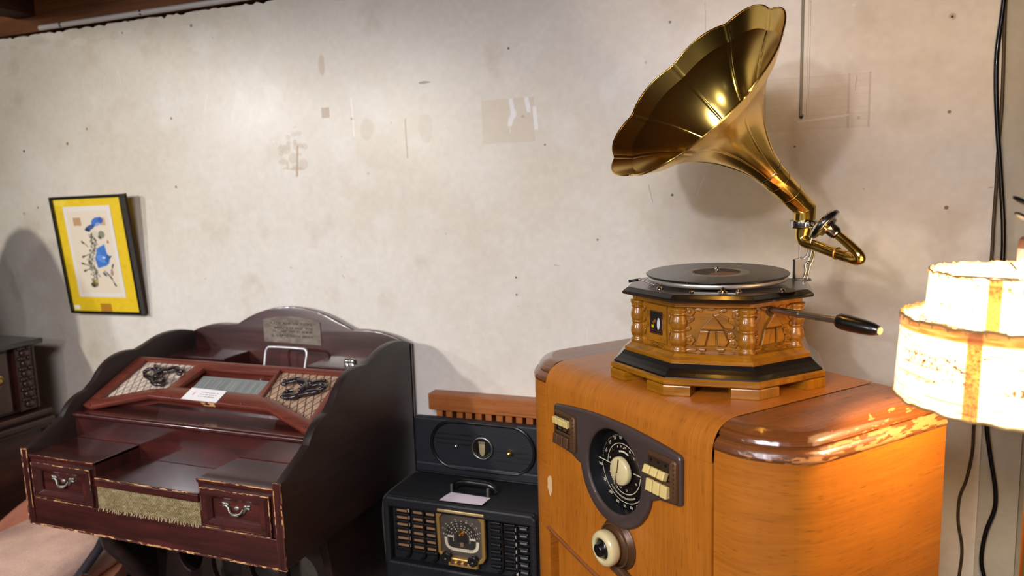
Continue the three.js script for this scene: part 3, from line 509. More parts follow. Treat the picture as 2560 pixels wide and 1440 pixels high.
  const K = [[0.33, 0.0277], [0.4, 0.0318], [0.46, 0.0375], [0.53, 0.0468], [0.6, 0.058], [0.67, 0.072], [0.74, 0.0895], [0.8, 0.109], [0.85, 0.129], [0.9, 0.1535], [0.925, 0.1685]];
  const rK = (s) => { let i = 0; while (i < K.length - 2 && K[i + 1][0] < s) i++; const [a, b] = [K[i], K[i + 1]]; const m0 = i ? (b[1] - K[i - 1][1]) / (b[0] - K[i - 1][0]) : (b[1] - a[1]) / (b[0] - a[0]), m1 = i < K.length - 2 ? (K[i + 2][1] - a[1]) / (K[i + 2][0] - a[0]) : (b[1] - a[1]) / (b[0] - a[0]) * 1.1; const h = b[0] - a[0], q = (s - a[0]) / h; return a[1] * (2 * q ** 3 - 3 * q * q + 1) + h * m0 * (q ** 3 - 2 * q * q + q) + b[1] * (3 * q * q - 2 * q ** 3) + h * m1 * (q ** 3 - q * q); };
  const N = 360, off = -9 * PI / 180, PET = 2 * PI / 9;
  const bell = (s, k, inner) => {
    const a = k / N * 2 * PI, f = ((((a - off) / PET) % 1) + 1) % 1, bulge = Math.sin(PI * f), g = Math.exp(-Math.pow(Math.min(f, 1 - f) / 0.035, 2));
    let r = s <= 0.925 ? rK(s) : 0.1685 + (s - 0.925) / 0.075 * 0.027, tt = Math.max(0, (s - 0.4) / 0.6);
    r *= 1 + (0.05 * (bulge - 0.62)) * tt ** 3; r += (g * 0.0016 - Math.exp(-Math.pow((Math.min(f, 1 - f) - 0.05) / 0.02, 2)) * 0.0006) * Math.min(1, tt * 3 + 0.2); if (inner) r -= 0.0011;
    const z = s * len + (bulge - 0.5) * 0.005 * tt ** 5;
    const p = E.clone().addScaledVector(ax, z).addScaledVector(e1, r * Math.cos(a)).addScaledVector(e2, r * Math.sin(a)); return [p.x, p.y, p.z];
  };
  const ss = []; for (let i = 0; i <= 46; i++) ss.push(0.33 + (0.925 - 0.33) * i / 46); const s2 = [0.925, 0.94, 0.955, 0.97, 0.985, 1];
  const ringAt = (s, inn) => Array.from({ length: N + 1 }, (_, k) => bell(s, k % N, inn));
  const bellGeo = (inn, list) => rows(list.map((s) => ringAt(s, inn)), inn);
  obj('bell', [bellGeo(false, ss), bellGeo(true, ss)], M.brass, horn);
  obj('bell_lip', [bellGeo(false, s2), bellGeo(true, s2)], M.brass, horn);
  const rimPts = Array.from({ length: N }, (_, k) => V(...bell(1, k, false)));
  obj('rim', new THREE.TubeGeometry(new THREE.CatmullRomCurve3(rimPts, true), 480, 0.0019, 8, true), M.brass, horn);
  const hoop = (s, r, w, mat, nm) => { const c = E.clone().addScaledVector(ax, s * len); obj(nm, along(new THREE.TorusGeometry(r, w, 8, 48).rotateX(PI / 2), [c.x, c.y, c.z], [c.x + ax.x, c.y + ax.y, c.z + ax.z]), mat, horn); };
  hoop(0.345, 0.0281, 0.0011, M.chrome, 'solder_ring'); hoop(0.25, 0.0253, 0.0006, M.brassDull, 'seam_ring'); hoop(0.14, 0.0229, 0.0006, M.brassDull, 'seam_ring');
  // clamp, tone arm and sound box
  const q0 = L(0.008, 1.361, 0.335);
  const cl = obj('clamp', lathe([[0.0215, 0], [0.0255, 0.001], [0.026, 0.004], [0.026, 0.013], [0.0252, 0.016], [0.0212, 0.0165]], 36).translate(...q0), M.chrome, t, 'chrome clamp ring');
  obj('clamp_screw', along(lathe([[0.009, 0], [0.009, 0.004], [0.004, 0.005], [0.0038, 0.003], [0, 0.003]], 18), [q0[0] + 0.012, q0[1] + 0.008, q0[2] + 0.022], [q0[0] + 0.03, q0[1] + 0.008, q0[2] + 0.06]), M.chrome, cl);
  const arm = [[0.008, 1.364, 0.335], [0.006, 1.348, 0.335], [0.008, 1.3385, 0.338], [0.016, 1.332, 0.346], [0.03, 1.328, 0.36], [0.055, 1.3205, 0.388], [0.082, 1.313, 0.416]].map((p) => V(...L(...p)));
  const armC = new THREE.CatmullRomCurve3(arm, false, 'centripetal').getPoints(44);
  const ta = obj('tone_arm', sweep(armC, (i) => 0.0165 - 0.006 * Math.min(1, i / 26), 24), M.brass, t, 'brass tone arm');
  const gn = [[0.08, 1.3135, 0.414], [0.09, 1.3105, 0.426], [0.098, 1.3085, 0.437], [0.1035, 1.311, 0.444], [0.1015, 1.3185, 0.445], [0.09, 1.332, 0.434], [0.069, 1.351, 0.413]].map((p) => V(...L(...p)));
  obj('gooseneck', sweep(new THREE.CatmullRomCurve3(gn, false, 'centripetal').getPoints(48), (i) => 0.0098 - 0.0012 * i / 48, 22), M.brass, ta);
  hoopAt(armC[40], armC[44], 0.0112, 0.0012, ta);
  function hoopAt(p, q, r, w, par) { obj('arm_collar', along(new THREE.TorusGeometry(r, w, 8, 32).rotateX(PI / 2), [p.x, p.y, p.z], [q.x, q.y, q.z]), M.brassDull, par); }
  const f0 = L(0.041, 1.3755, 0.405), f1 = L(0.0705, 1.3495, 0.413);
  const sb = obj('sound_box', along(lathe([[0, -0.004], [0.026, -0.004], [0.031, -0.001], [0.032, 0.002], [0.032, 0.008], [0.03, 0.0105], [0.021, 0.0115], [0.02, 0.016], [0.0125, 0.017], [0.0125, 0.03], [0.0105, 0.032], [0.0098, 0.034]], 40), f0, f1), M.chrome, t, 'chrome sound box with a black rim');
  obj('sound_box_rim', along(lathe([[0.0323, 0.0015], [0.0334, 0.002], [0.0334, 0.0075], [0.0323, 0.008]], 40), f0, f1), M.blackPlastic, sb);
  const dn = V(...f1).sub(V(...f0)).normalize(), sd = V(-0.65, -0.75, 0.06).normalize().multiplyScalar(0.032), nb = V(...f0).add(sd);
  obj('needle_bar', tube([[nb.x, nb.y, nb.z], [nb.x + sd.x * 0.1 + 0.003, nb.y + sd.y * 0.2, nb.z], [nb.x - 0.001, nb.y - 0.014, nb.z]], 0.0022, 8), M.chrome, sb);

  // the record lies on the turntable
  const rec = thing('record', 'black shellac record with a wide label lying on the gramophone turntable', 'record', [O[0], O[1] + 0.1783 + 0.0182, O[2]]);
  rec.rotation.x = 0.03;
  const rn = noiseField(61); const gro = dataTex(16, 1024, (u, v) => { const k = 120 + (Math.sin(v * 420) * 50 + (rn(0.5, v, 1, 200, 2) - 0.5) * 150); return [k, k, k]; }, false);
  const disc2 = lathe([[0.136, 0.0005], [0.1365, 0.0022], [0.135, 0.0034], [0.064, 0.0034], [0.0635, 0.0030], [0.046, 0.0030]], 96);
  obj('disc', disc2, phy({ color: 0x121110, roughness: 0.3, bumpMap: gro, bumpScale: 0.0004, clearcoat: 0.3 }), rec);
  obj('dead_wax', lathe([[0.064, 0.0033], [0.062, 0.0038], [0.047, 0.0038], [0.046, 0.0034]], 72), std({ color: 0x8a8270, roughness: 0.35 }), rec, 'paler ring round the label');
  const labTex = canvasTex(256, 256, (x) => { x.fillStyle = '#3a2c22'; x.fillRect(0, 0, 256, 256); x.fillStyle = '#8a5a3c'; x.beginPath(); x.arc(128, 128, 126, 0.2, 1.9); x.lineTo(128, 128); x.fill(); x.fillStyle = '#5d4a3c'; for (let i = 0; i < 5; i++) x.fillRect(60 + i * 8, 60 + i * 26, 130 - i * 14, 7); });
  obj('record_label', new THREE.CircleGeometry(0.0455, 48).rotateX(-PI / 2).translate(0, 0.0037, 0), std({ map: labTex, roughness: 0.6 }), rec, 'brown paper label');
  obj('underside', lathe([[0.0, 0.0002], [0.136, 0.0006]], 72), M.blackPlastic, rec);
}

// ------------------------------------------------------------------ the dark desk with speaker panels (local x from its middle, z as in the room)
{
  const t = thing('phonograph_desk', 'dark mahogany desk-shaped radio phonograph with a scalloped back and worn edges', 'desk', [-1.477, 0, 0]);
  const H = 0.4133, F = 0.638, CT = 0.022;
  const arcTo = (pts, a, b, h, n = 7) => { for (let i = 1; i <= n; i++) { const q = i / n, x = a[0] + (b[0] - a[0]) * q, y = a[1] + (b[1] - a[1]) * q, nx = -(b[1] - a[1]), ny = b[0] - a[0], l = Math.hypot(nx, ny), k = 4 * q * (1 - q) * h; pts.push([x + nx / l * k, y + ny / l * k]); } };
  // cheek profile (z, y)
  const cp = [[F, 0.615], [F, 0.82], [0.62, 0.8235], [0.548, 0.861]]; arcTo(cp, [0.53, 0.872], [0.448, 0.926], -0.012); arcTo(cp, [0.432, 0.926], [0.265, 1.004], -0.034, 9); arcTo(cp, [0.25, 1.004], [0.02, 1.012], -0.026, 9);
  cp.splice(4, 0, [0.53, 0.872]); cp.push([0.02, 0.615]);
  const cheekGeo = (x) => { const g = ext(poly(cp.map(([z, y]) => [-z, y])), CT, 0.0025, 2); g.rotateY(PI / 2); g.translate(x, 0, 0); return grainUV(g, 'z', [x, 0]); };
  for (const s of [-1, 1]) obj('side_panel', toCreasedNormals(cheekGeo(s < 0 ? -H : H - CT), 0.5), M.mahoganyBlack, t);
  // scalloped back
  const bk = [[-H, 0.3], [H, 0.3], [H, 1.01]]; arcTo(bk, [H, 1.01], [0.222, 1.045], -0.014, 8); arcTo(bk, [0.212, 1.047], [-0.212, 1.047], -0.062, 18); arcTo(bk, [-0.222, 1.045], [-H, 1.01], -0.014, 8);
  obj('back_panel', toCreasedNormals(grainUV(ext(poly(bk), 0.02, 0.003, 2).translate(0, 0, 0.014), 'x', [0, 0.1]), 0.5), M.mahogany, t);
  obj('shade_sheet', span(-H + 0.03, H - 0.03, 0.03, 0.305, 0.014, 0.022, 0.001), std({ color: 0x58524a, roughness: 0.9 }), t);  // added grey sheet: the shade under the desk is put into its colour
  // plaque on the back
  const pq = [[-0.108, 0.994], [0.108, 0.991], [0.108, 1.064]]; arcTo(pq, [0.108, 1.064], [-0.108, 1.066], -0.014, 10);
  const pn = noiseField(71);
  const plaqueMap = canvasTex(512, 256, (x) => { const R = rng(3); for (let j = 0; j < 64; j++) for (let i = 0; i < 128; i++) { const k = pn(i / 128, j / 64, 10, 6, 3); x.fillStyle = `rgb(${96 + k * 60},${86 + k * 56},${76 + k * 52})`; x.fillRect(i * 4, j * 4, 4, 4); } x.fillStyle = '#4c443c'; for (let r = 0; r < 4; r++) for (let c = 0; c < 24; c++) if (R() < 0.8) x.fillRect(70 + c * 15.5 + R() * 3, 60 + r * 36 + (r % 2) * 5, 7 + R() * 5, 14 + R() * 8); x.fillStyle = '#b9b2a6'; for (let i = 0; i < 30; i++) x.fillRect(60 + R() * 400, 60 + R() * 150, 6, 6); });
  const pg = clean(ext(poly(pq), 0.003, 0.001).translate(0, 0, 0.0335)); { const P = pg.attributes.position, U = pg.attributes.uv; for (let i = 0; i < P.count; i++) U.setXY(i, (P.getX(i) + 0.108) / 0.216, (P.getY(i) - 0.99) / 0.09); }
  obj('plaque', pg, std({ map: plaqueMap, roughness: 0.55, metalness: 0.25 }), t, 'tarnished metal plaque with raised lettering');
  // worn edge strips: dark finish rubbed through to pale wood in specks
  const wn = noiseField(81);
  const worn = dataTex(1024, 16, (u, v) => { const k = wn(u, v, 60, 3, 3), q = wn(u, v, 9, 1, 2); return k * 0.6 + q * 0.4 > 0.56 ? mix([168, 112, 66], [216, 170, 118], sat((k - 0.5) * 5)) : [74, 32, 25]; });
  worn.repeat.set(1 / 0.75, 1 / 0.02); M.worn = std({ map: worn, roughness: 0.6 });
  const edge = (x0, x1, y, z, par, w = 0.0034) => obj('worn_edge', box(x1 - x0, w, w, (x0 + x1) / 2, y, z, 0.001, 'x'), M.worn, par);
  const vedge = (x, y0, y1, z, par, w = 0.004) => obj('worn_edge', box(w, y1 - y0, w, x, (y0 + y1) / 2, z, 0.001, 'y'), M.worn, par);
  // front
  const xi = H - CT, XP = -0.161, XQ = 0.17;                   // inner faces of the pods
  const rail = obj('front_rail', span(-xi, xi, 0.613, 0.686, 0.616, F, 0.002), M.mahogany, t);
  edge(-H, H, 0.6145, F - 0.0005, rail, 0.005);
  for (const s of [-1, 1]) { const f = obj('front_post', span(s < 0 ? -H : xi, s < 0 ? -xi : H, 0.615, 0.82, F - 0.002, F + 0.003, 0.001, 'y'), M.mahogany, t); vedge(s * (H - 0.001), 0.618, 0.82, F + 0.002, f); vedge(s * (xi + 0.002), 0.66, 0.82, F + 0.0025, f, 0.003); obj('worn_edge', box(CT, 0.004, 0.004, s * (H - CT / 2), 0.8195, F + 0.002, 0.001), M.worn, f); }
  for (const [x0, x1, lab] of [[-xi, XP, 'left'], [XQ, xi, 'right']]) {
    const c = obj('drawer_case', span(x0, x1, 0.686, 0.805, 0.497, F - 0.004, 0.002), M.mahogany, t);
    const topb = obj('case_top', span(x0, x1, 0.796, 0.8055, 0.498, F + 0.001, 0.002), M.mahoganyTop ||= phy({ map: M.mahogany.map, roughness: 0.26, clearcoat: 1, clearcoatRoughness: 0.1 }), c);
    edge(x0, x1, 0.8045, F + 0.001, c, 0.003);
    const d0 = x0 + 0.012, d1 = x1 - 0.012;
    const outer = [[d0, 0.69], [d1, 0.69], [d1, 0.787], [d0, 0.787]], inn = [[d0 + 0.03, 0.714], [d0 + 0.03, 0.764], [d1 - 0.03, 0.764], [d1 - 0.03, 0.714]];
    const dr = obj('drawer', ext(poly(outer, [inn]), 0.022, 0.009, 1).translate(0, 0, F - 0.012), M.mahogany, t, 'small drawer with a bevelled frame');
    obj('drawer_panel', span(d0 + 0.012, d1 - 0.012, 0.7, 0.778, F - 0.014, F - 0.008, 0.001), M.mahogany, dr);
    edge(d0, d1, 0.786, F + 0.004, dr, 0.003); edge(d0, d1, 0.69, F + 0.004, dr, 0.0025); vedge(lab === 'left' ? d0 : d1, 0.69, 0.787, F + 0.004, dr, 0.003); vedge(lab === 'left' ? d1 : d0, 0.73, 0.787, F + 0.004, dr, 0.002);
    const cx = (d0 + d1) / 2, hy = 0.742, z = F - 0.006, hs = [];
    for (const s of [-1, 1]) {
      for (const [u, v, a, l] of [[0.033, 0.011, 0.3, 0.009], [0.0285, 0.005, 0.75, 0.01], [0.0225, -0.0015, 0.95, 0.0095], [0.034, 0.006, -0.25, 0.0065], [0.026, 0.0105, 0.5, 0.006]]) hs.push(new THREE.SphereGeometry(1, 12, 8).scale(l, 0.0038, 0.0035).rotateZ(s * a).translate(cx + s * u, hy + v, z + 0.004));
      hs.push(tube([[cx + s * 0.022, hy + 0.004, z + 0.006], [cx + s * 0.014, hy - 0.0065, z + 0.01], [cx + s * 0.004, hy - 0.0085, z + 0.012]], 0.003, 8));
    }
    hs.push(new THREE.SphereGeometry(1, 14, 10).scale(0.012, 0.0045, 0.004).translate(cx, hy - 0.0105, z + 0.0115), new THREE.SphereGeometry(1, 12, 8).scale(0.008, 0.006, 0.003).translate(cx, hy + 0.002, z + 0.003));
    obj('drawer_pull', hs, M.pewter, dr, 'pale metal swag pull');
    if (lab === 'right') obj('sticker_scrap', box(0.01, 0.013, 0.0008, d1 - 0.043, 0.765, F - 0.0055, 0).rotateZ(0.0), M.paper, dr);
  }
  const dk = obj('writing_deck', span(XP, XQ, 0.75, 0.767, 0.497, F - 0.001, 0.002), M.mahoganyTop, t); edge(XP, XQ, 0.766, F - 0.001, dk, 0.0035);
  obj('deck_lip', span(XP, XQ, 0.745, 0.764, F - 0.006, F + 0.001, 0.002), M.mahogany, dk);
  obj('deck_core', span(XP, XQ, 0.686, 0.75, 0.5, F - 0.02, 0), M.mahoganyBlack, t);
  const gn = noiseField(91); // gold brocade with a small raised pattern
  const broc = dataTex(512, 128, (u, v) => { const a = Math.sin(u * 2 * PI * 56 + Math.sin(v * 2 * PI * 7) * 1.2), b = Math.sin(v * 2 * PI * 13 + Math.sin(u * 2 * PI * 19)), k = gn(u, v, 30, 8, 3); return mix([112, 92, 52], [206, 190, 146], sat(0.45 + a * b * 0.45 + (k - 0.5) * 0.8)); });
  const bb = dataTex(512, 128, (u, v) => { const a = Math.sin(u * 2 * PI * 56 + Math.sin(v * 2 * PI * 7) * 1.2), b = Math.sin(v * 2 * PI * 13 + Math.sin(u * 2 * PI * 19)), k = 128 + 120 * a * b; return [k, k, k]; }, false);
  const gb = new THREE.PlaneGeometry(XQ - XP, 0.06).translate((XP + XQ) / 2, 0.715, F - 0.004);
  const gbk = obj('grille_cloth', [gb, new THREE.BoxGeometry(XQ - XP, 0.06, 0.006).translate((XP + XQ) / 2, 0.715, F - 0.0075)], std({ map: broc, bumpMap: bb, bumpScale: 0.0025, roughness: 0.5, metalness: 0.25 }), t, 'gold brocade speaker cloth strip');
  { const R = rng(19), fr = []; for (let i = 0; i < 44; i++) { const x = XP + 0.004 + (i + R()) * (XQ - XP - 0.008) / 44; fr.push(tube([[x, 0.688 + R() * 0.003, F - 0.001], [x + (R() - 0.5) * 0.006, 0.684 - R() * 0.004, F + 0.0015]], 0.0011, 5, 3)); } const f = obj('frayed_edge', fr, std({ color: 0xb9a87c, roughness: 0.9 }), gbk); f.userData.kind = 'stuff'; }
  // riser, nose and shelf
  obj('riser', span(-xi, xi, 0.76, 0.872, 0.482, 0.4965, 0.002), M.mahoganyTop, t);
  obj('nose', along(cyl(0.0085, 0.0085, 2 * xi, 0, 0, 0, 20), [-xi, 0.8685, 0.4945], [xi, 0.8685, 0.4945]).scale(1, 1, 1), M.mahoganyTop, t, 'rounded shelf edge that catches the light');
  obj('shelf', span(-xi, xi, 0.858, 0.8765, 0.04, 0.494, 0.003), M.mahoganyTop, t);
  // tilted speaker panel
  const pg0 = new THREE.Group(); pg0.name = 'speaker_panel'; pg0.position.set(0, 0.89, 0.475); pg0.rotation.x = -PI / 2 + Math.atan2(0.095, 0.205); t.add(pg0);   // its x stays x, its y runs up the slope, its z is the way it faces
  const outl0 = [[-0.388, 0.004], [-0.36, 0.0], [-0.205, 0.064], [0.205, 0.058], [0.36, -0.006], [0.388, -0.004], [0.388, 0.226], [-0.388, 0.226]];
  const hL = [[-0.352, 0.034], [-0.216, 0.09], [-0.165, 0.1], [-0.148, 0.212], [-0.345, 0.212]], hR = hL.map(([x, y]) => [-x, y - 0.0013 - x * 0.002]).reverse(), hC = [[-0.128, 0.1065], [0.143, 0.106], [0.147, 0.194], [-0.108, 0.194]];
  const outl = outl0;
  const board = ext(poly(outl, [hL, hC, hR]), 0.016, 0.003, 2); board.translate(0, 0, -0.016);
  obj('panel_board', toCreasedNormals(grainUV(board, 'x', [0.1, 0.3]), 0.5), M.mahoganyRed, pg0);
  obj('panel_base', [[[-0.378, 0.02], [-0.205, 0.084], [-0.132, 0.083], [-0.112, 0.216], [-0.378, 0.216]], [[0.147, 0.079], [0.205, 0.078], [0.378, 0.014], [0.378, 0.216], [0.15, 0.216]], [[-0.14, 0.083], [0.16, 0.079], [0.16, 0.105], [-0.14, 0.105]], [[-0.14, 0.196], [0.16, 0.196], [0.16, 0.216], [-0.14, 0.216]]].map((p) => grainUV(ext(poly(p), 0.03).translate(0, 0, -0.047), 'x')), M.mahoganyRed, pg0);
  const lat = (c1, c2, seed) => { const n = noiseField(seed); const tx = dataTex(512, 512, (u, v) => { const a = Math.abs(Math.sin((u + v * 0.5) * PI * 14)), b = Math.abs(Math.sin((u - v * 0.5) * PI * 14)), k = n(u, v, 90, 90, 2); let c = mix(c1, c2, sat((0.32 - Math.min(a, b)) * 5)); return c.map((q) => q * (0.82 + k * 0.36)); }); tx.repeat.set(3.1, 3.1); return tx; };
  const cloth = (h) => { const g = ext(poly(h.map(([x, y]) => { const cx = h.reduce((q, p) => q + p[0], 0) / h.length, cy = h.reduce((q, p) => q + p[1], 0) / h.length; return [x + (x - cx) * 0.08, y + (y - cy) * 0.1]; })), 0.003).translate(0, 0, -0.0145); return clean(g); };
  obj('speaker_cloth', cloth(hL), std({ map: lat([206, 190, 172], [120, 96, 84], 95), roughness: 0.85 }), pg0, 'pale latticed speaker cloth');
  obj('speaker_cloth', cloth(hR), std({ map: lat([176, 146, 118], [88, 62, 50], 96), roughness: 0.85 }), pg0, 'tan latticed speaker cloth');
  // carved scrolls over the cloths
  M.scroll = phy({ color: 0x1d1116, roughness: 0.3, clearcoat: 0.7, clearcoatRoughness: 0.15 });
  const scroll = (cx, cy, s, lab) => {
    const g = [], T = (pts, r) => g.push(tube(pts.map(([x, y, z = 0.004]) => [cx + s * x, cy + y, z]), r, 8)), leaf = (x, y, l, w, a) => g.push(new THREE.SphereGeometry(1, 16, 10).scale(l, w, 0.006).rotateZ(s * a).translate(cx + s * x, cy + y, 0.004));
    T([[-0.062, 0.03], [-0.03, 0.046], [0.0, 0.034], [0.016, 0.006], [0.004, -0.022], [-0.022, -0.03], [-0.034, -0.012], [-0.018, 0.002]], 0.0055);
    T([[0.016, 0.006], [0.034, 0.026], [0.058, 0.032], [0.07, 0.02], [0.06, 0.01]], 0.005); T([[0.01, 0.02], [0.03, 0.042], [0.056, 0.048]], 0.0042); T([[0.0, -0.02], [0.03, -0.008], [0.05, 0.002]], 0.0048);
    for (const q of [[-0.045, 0.036, 0.022, 0.009, 0.5], [-0.012, 0.036, 0.024, 0.012, -0.5], [0.012, 0.014, 0.022, 0.011, -1.2], [0.034, 0.036, 0.022, 0.009, 0.5], [0.04, 0.0, 0.022, 0.009, 0.3], [-0.02, -0.024, 0.02, 0.009, 0.2], [-0.06, 0.022, 0.01, 0.007, 0]]) leaf(...q);
    for (const [x, y] of [[0.006, 0.0], [0.02, 0.03], [-0.028, -0.008], [0.062, 0.016], [-0.062, 0.03]]) g.push(new THREE.SphereGeometry(0.006, 12, 8).translate(cx + s * x, cy + y, 0.007));
    obj('carved_scroll', g, M.scroll, pg0, lab);
  };
  scroll(-0.225, 0.135, -1, 'dark carved leaf scroll'); scroll(0.262, 0.128, 1, 'dark carved leaf scroll');
  obj('recess_floor', span(-0.14, 0.155, 0.1, 0.2, -0.044, -0.04, 0), M.gapBlack, pg0);
  const gt = canvasTex(512, 160, (x) => { x.fillStyle = '#7f8684'; x.fillRect(0, 0, 512, 160); const R = rng(23); for (let i = 0; i < 60; i++) { x.fillStyle = R() < 0.5 ? '#9aa09e' : '#6a706f'; x.fillRect(20 + i * 8 + R() * 4, 20 + R() * 14, 3, 90 + R() * 20); } x.fillStyle = '#c9ccc8'; x.fillRect(0, 140, 512, 20); });
  const dp = new THREE.Group(); dp.name = 'dial_plate'; dp.position.set(0.012, 0.112, -0.02); dp.rotation.x = 0.02; pg0.add(dp);
  obj('plate', [new THREE.BoxGeometry(0.232, 0.066, 0.004).translate(0, 0.033, 0)], phy({ map: gt, roughness: 0.3, clearcoat: 0.5 }), dp, 'grey ribbed dial plate');
  obj('plate_edge', box(0.234, 0.006, 0.008, 0, 0.002, 0, 0.002), M.steel, dp);
  obj('pilot_stud', new THREE.SphereGeometry(0.004, 14, 10).translate(0.085, 0.068, 0.004), M.chrome, dp);
  for (const x of [-0.36, -0.12, 0.12, 0.36]) obj('edge_stud', new THREE.SphereGeometry(0.0035, 10, 8).translate(x, Math.abs(x) > 0.2 ? 0.004 : 0.066, -0.001), M.scroll, pg0);
  obj('worn_mark', box(0.05, 0.004, 0.012, 0.01, 0.0605, -0.009, 0.001), M.worn, pg0);
  // shelves behind the panel
  const lb = obj('rear_box', span(-xi, -0.172, 0.87, 0.96, 0.034, 0.15, 0.003), M.mahoganyTop, t), rb = obj('rear_box', span(0.142, xi, 0.87, 0.96, 0.034, 0.16, 0.003), M.mahoganyTop, t);
  for (const [x, z] of [[0.243, 0.1], [0.262, 0.1]]) obj('knob', lathe([[0.011, 0], [0.011, 0.008], [0.008, 0.014], [0, 0.015]], 18).translate(x, 0.96, z), M.chrome, rb);
  obj('knob', lathe([[0.013, 0], [0.013, 0.002], [0.007, 0.004], [0, 0.004]], 18).translate(0.3, 0.96, 0.085), M.iron, rb); obj('lamp_jewel', box(0.014, 0.01, 0.012, 0.352, 0.965, 0.08, 0.003), std({ color: 0xc46a28, roughness: 0.4 }), rb, 'small orange jewel');
  const wr = obj('wire_rest', tube([[-0.052, 0.877, 0.125], [-0.05, 0.94, 0.112], [-0.047, 0.983, 0.103], [-0.04, 0.9925, 0.101], [-0.03, 0.994, 0.1005], [0.085, 0.994, 0.1005], [0.096, 0.9925, 0.101], [0.102, 0.983, 0.103], [0.099, 0.94, 0.112], [0.096, 0.877, 0.125]], 0.0042, 10, 90), std({ color: 0xd6d2d4, metalness: 0.6, roughness: 0.35 }), t, 'bright bent-wire rest');
  // trestle underneath
  for (const s of [-1, 1]) obj('leg_panel', ext(poly([[-0.44, 0], [-0.06, 0], [-0.06, 0.05], [-0.12, 0.12], [-0.05, 0.35], [-0.05, 0.615], [-0.47, 0.615], [-0.45, 0.5], [-0.36, 0.3], [-0.38, 0.12], [-0.44, 0.05]]), 0.024, 0.003).rotateY(PI / 2).translate(s * 0.385 - 0.012, 0, 0), M.mahoganyBlack, t);
  const ovals = [[-0.235, 0.4, 0.05, 0.075], [-0.1, 0.36, 0.055, 0.07], [0.04, 0.39, 0.055, 0.07], [0.175, 0.37, 0.055, 0.07], [0.29, 0.4, 0.035, 0.06]].map(([x, y, a, b]) => Array.from({ length: 20 }, (_, i) => [x + a * Math.cos(-i / 20 * 2 * PI), y + b * Math.sin(-i / 20 * 2 * PI)]));
  obj('fretwork', ext(poly([[-0.375, 0.28], [0.375, 0.28], [0.375, 0.5], [-0.375, 0.5]], ovals), 0.02, 0.003).translate(0, 0, 0.27), M.mahoganyBlack, t, 'cut-out stretcher board');
  obj('bracket_leg', sweep([[-0.325, 0.6, 0.5], [-0.31, 0.5, 0.49], [-0.28, 0.42, 0.45], [-0.27, 0.32, 0.4], [-0.3, 0.18, 0.42], [-0.34, 0, 0.46]], (i) => [0.026, 0.024, 0.02, 0.018, 0.02, 0.026][i], 18), M.mahoganyBlack, t);
  obj('bottom_board', span(-xi, xi, 0.6, 0.615, 0.03, 0.61, 0.002), M.mahoganyBlack, t);

  const cardTex = canvasTex(256, 128, (x) => { x.fillStyle = '#f2eeec'; x.fillRect(0, 0, 256, 128); x.fillStyle = '#8a8688'; const R = rng(14); for (let r = 0; r < 3; r++) for (let i = 0; i < 9; i++) x.fillRect(96 + i * 14, 34 + r * 22, 5 + R() * 7, 8); x.fillStyle = '#c9a8a4'; x.fillRect(50, 40, 8, 40); });
  const card = thing('price_card', 'small white price card lying on the desk speaker panel', 'card', [-1.477 - 0.018, 0.89, 0.475]);
  const g = clean(new THREE.BoxGeometry(0.122, 0.046, 0.0012).rotateZ(-0.02).translate(0, 0.083, 0.0012).rotateX(pg0.rotation.x));
  obj('card', g, std({ map: cardTex, roughness: 0.85 }), card);
  const c2 = thing('price_card', 'folded pale pink price card on top of the black portable radio', 'card', [-0.8, 0.6545, 0.252]);
  obj('card', rows([[[-0.063, 0.0, 0.02], [0.056, 0.0, 0.016]], [[-0.056, 0.004, -0.004], [0.062, 0.004, -0.004]], [[-0.048, 0.006, -0.024], [0.066, 0.005, -0.022]]]).translate(0, 0.0005, 0), std({ color: 0xd9ccd4, roughness: 0.85, side: THREE.DoubleSide }), c2);
}

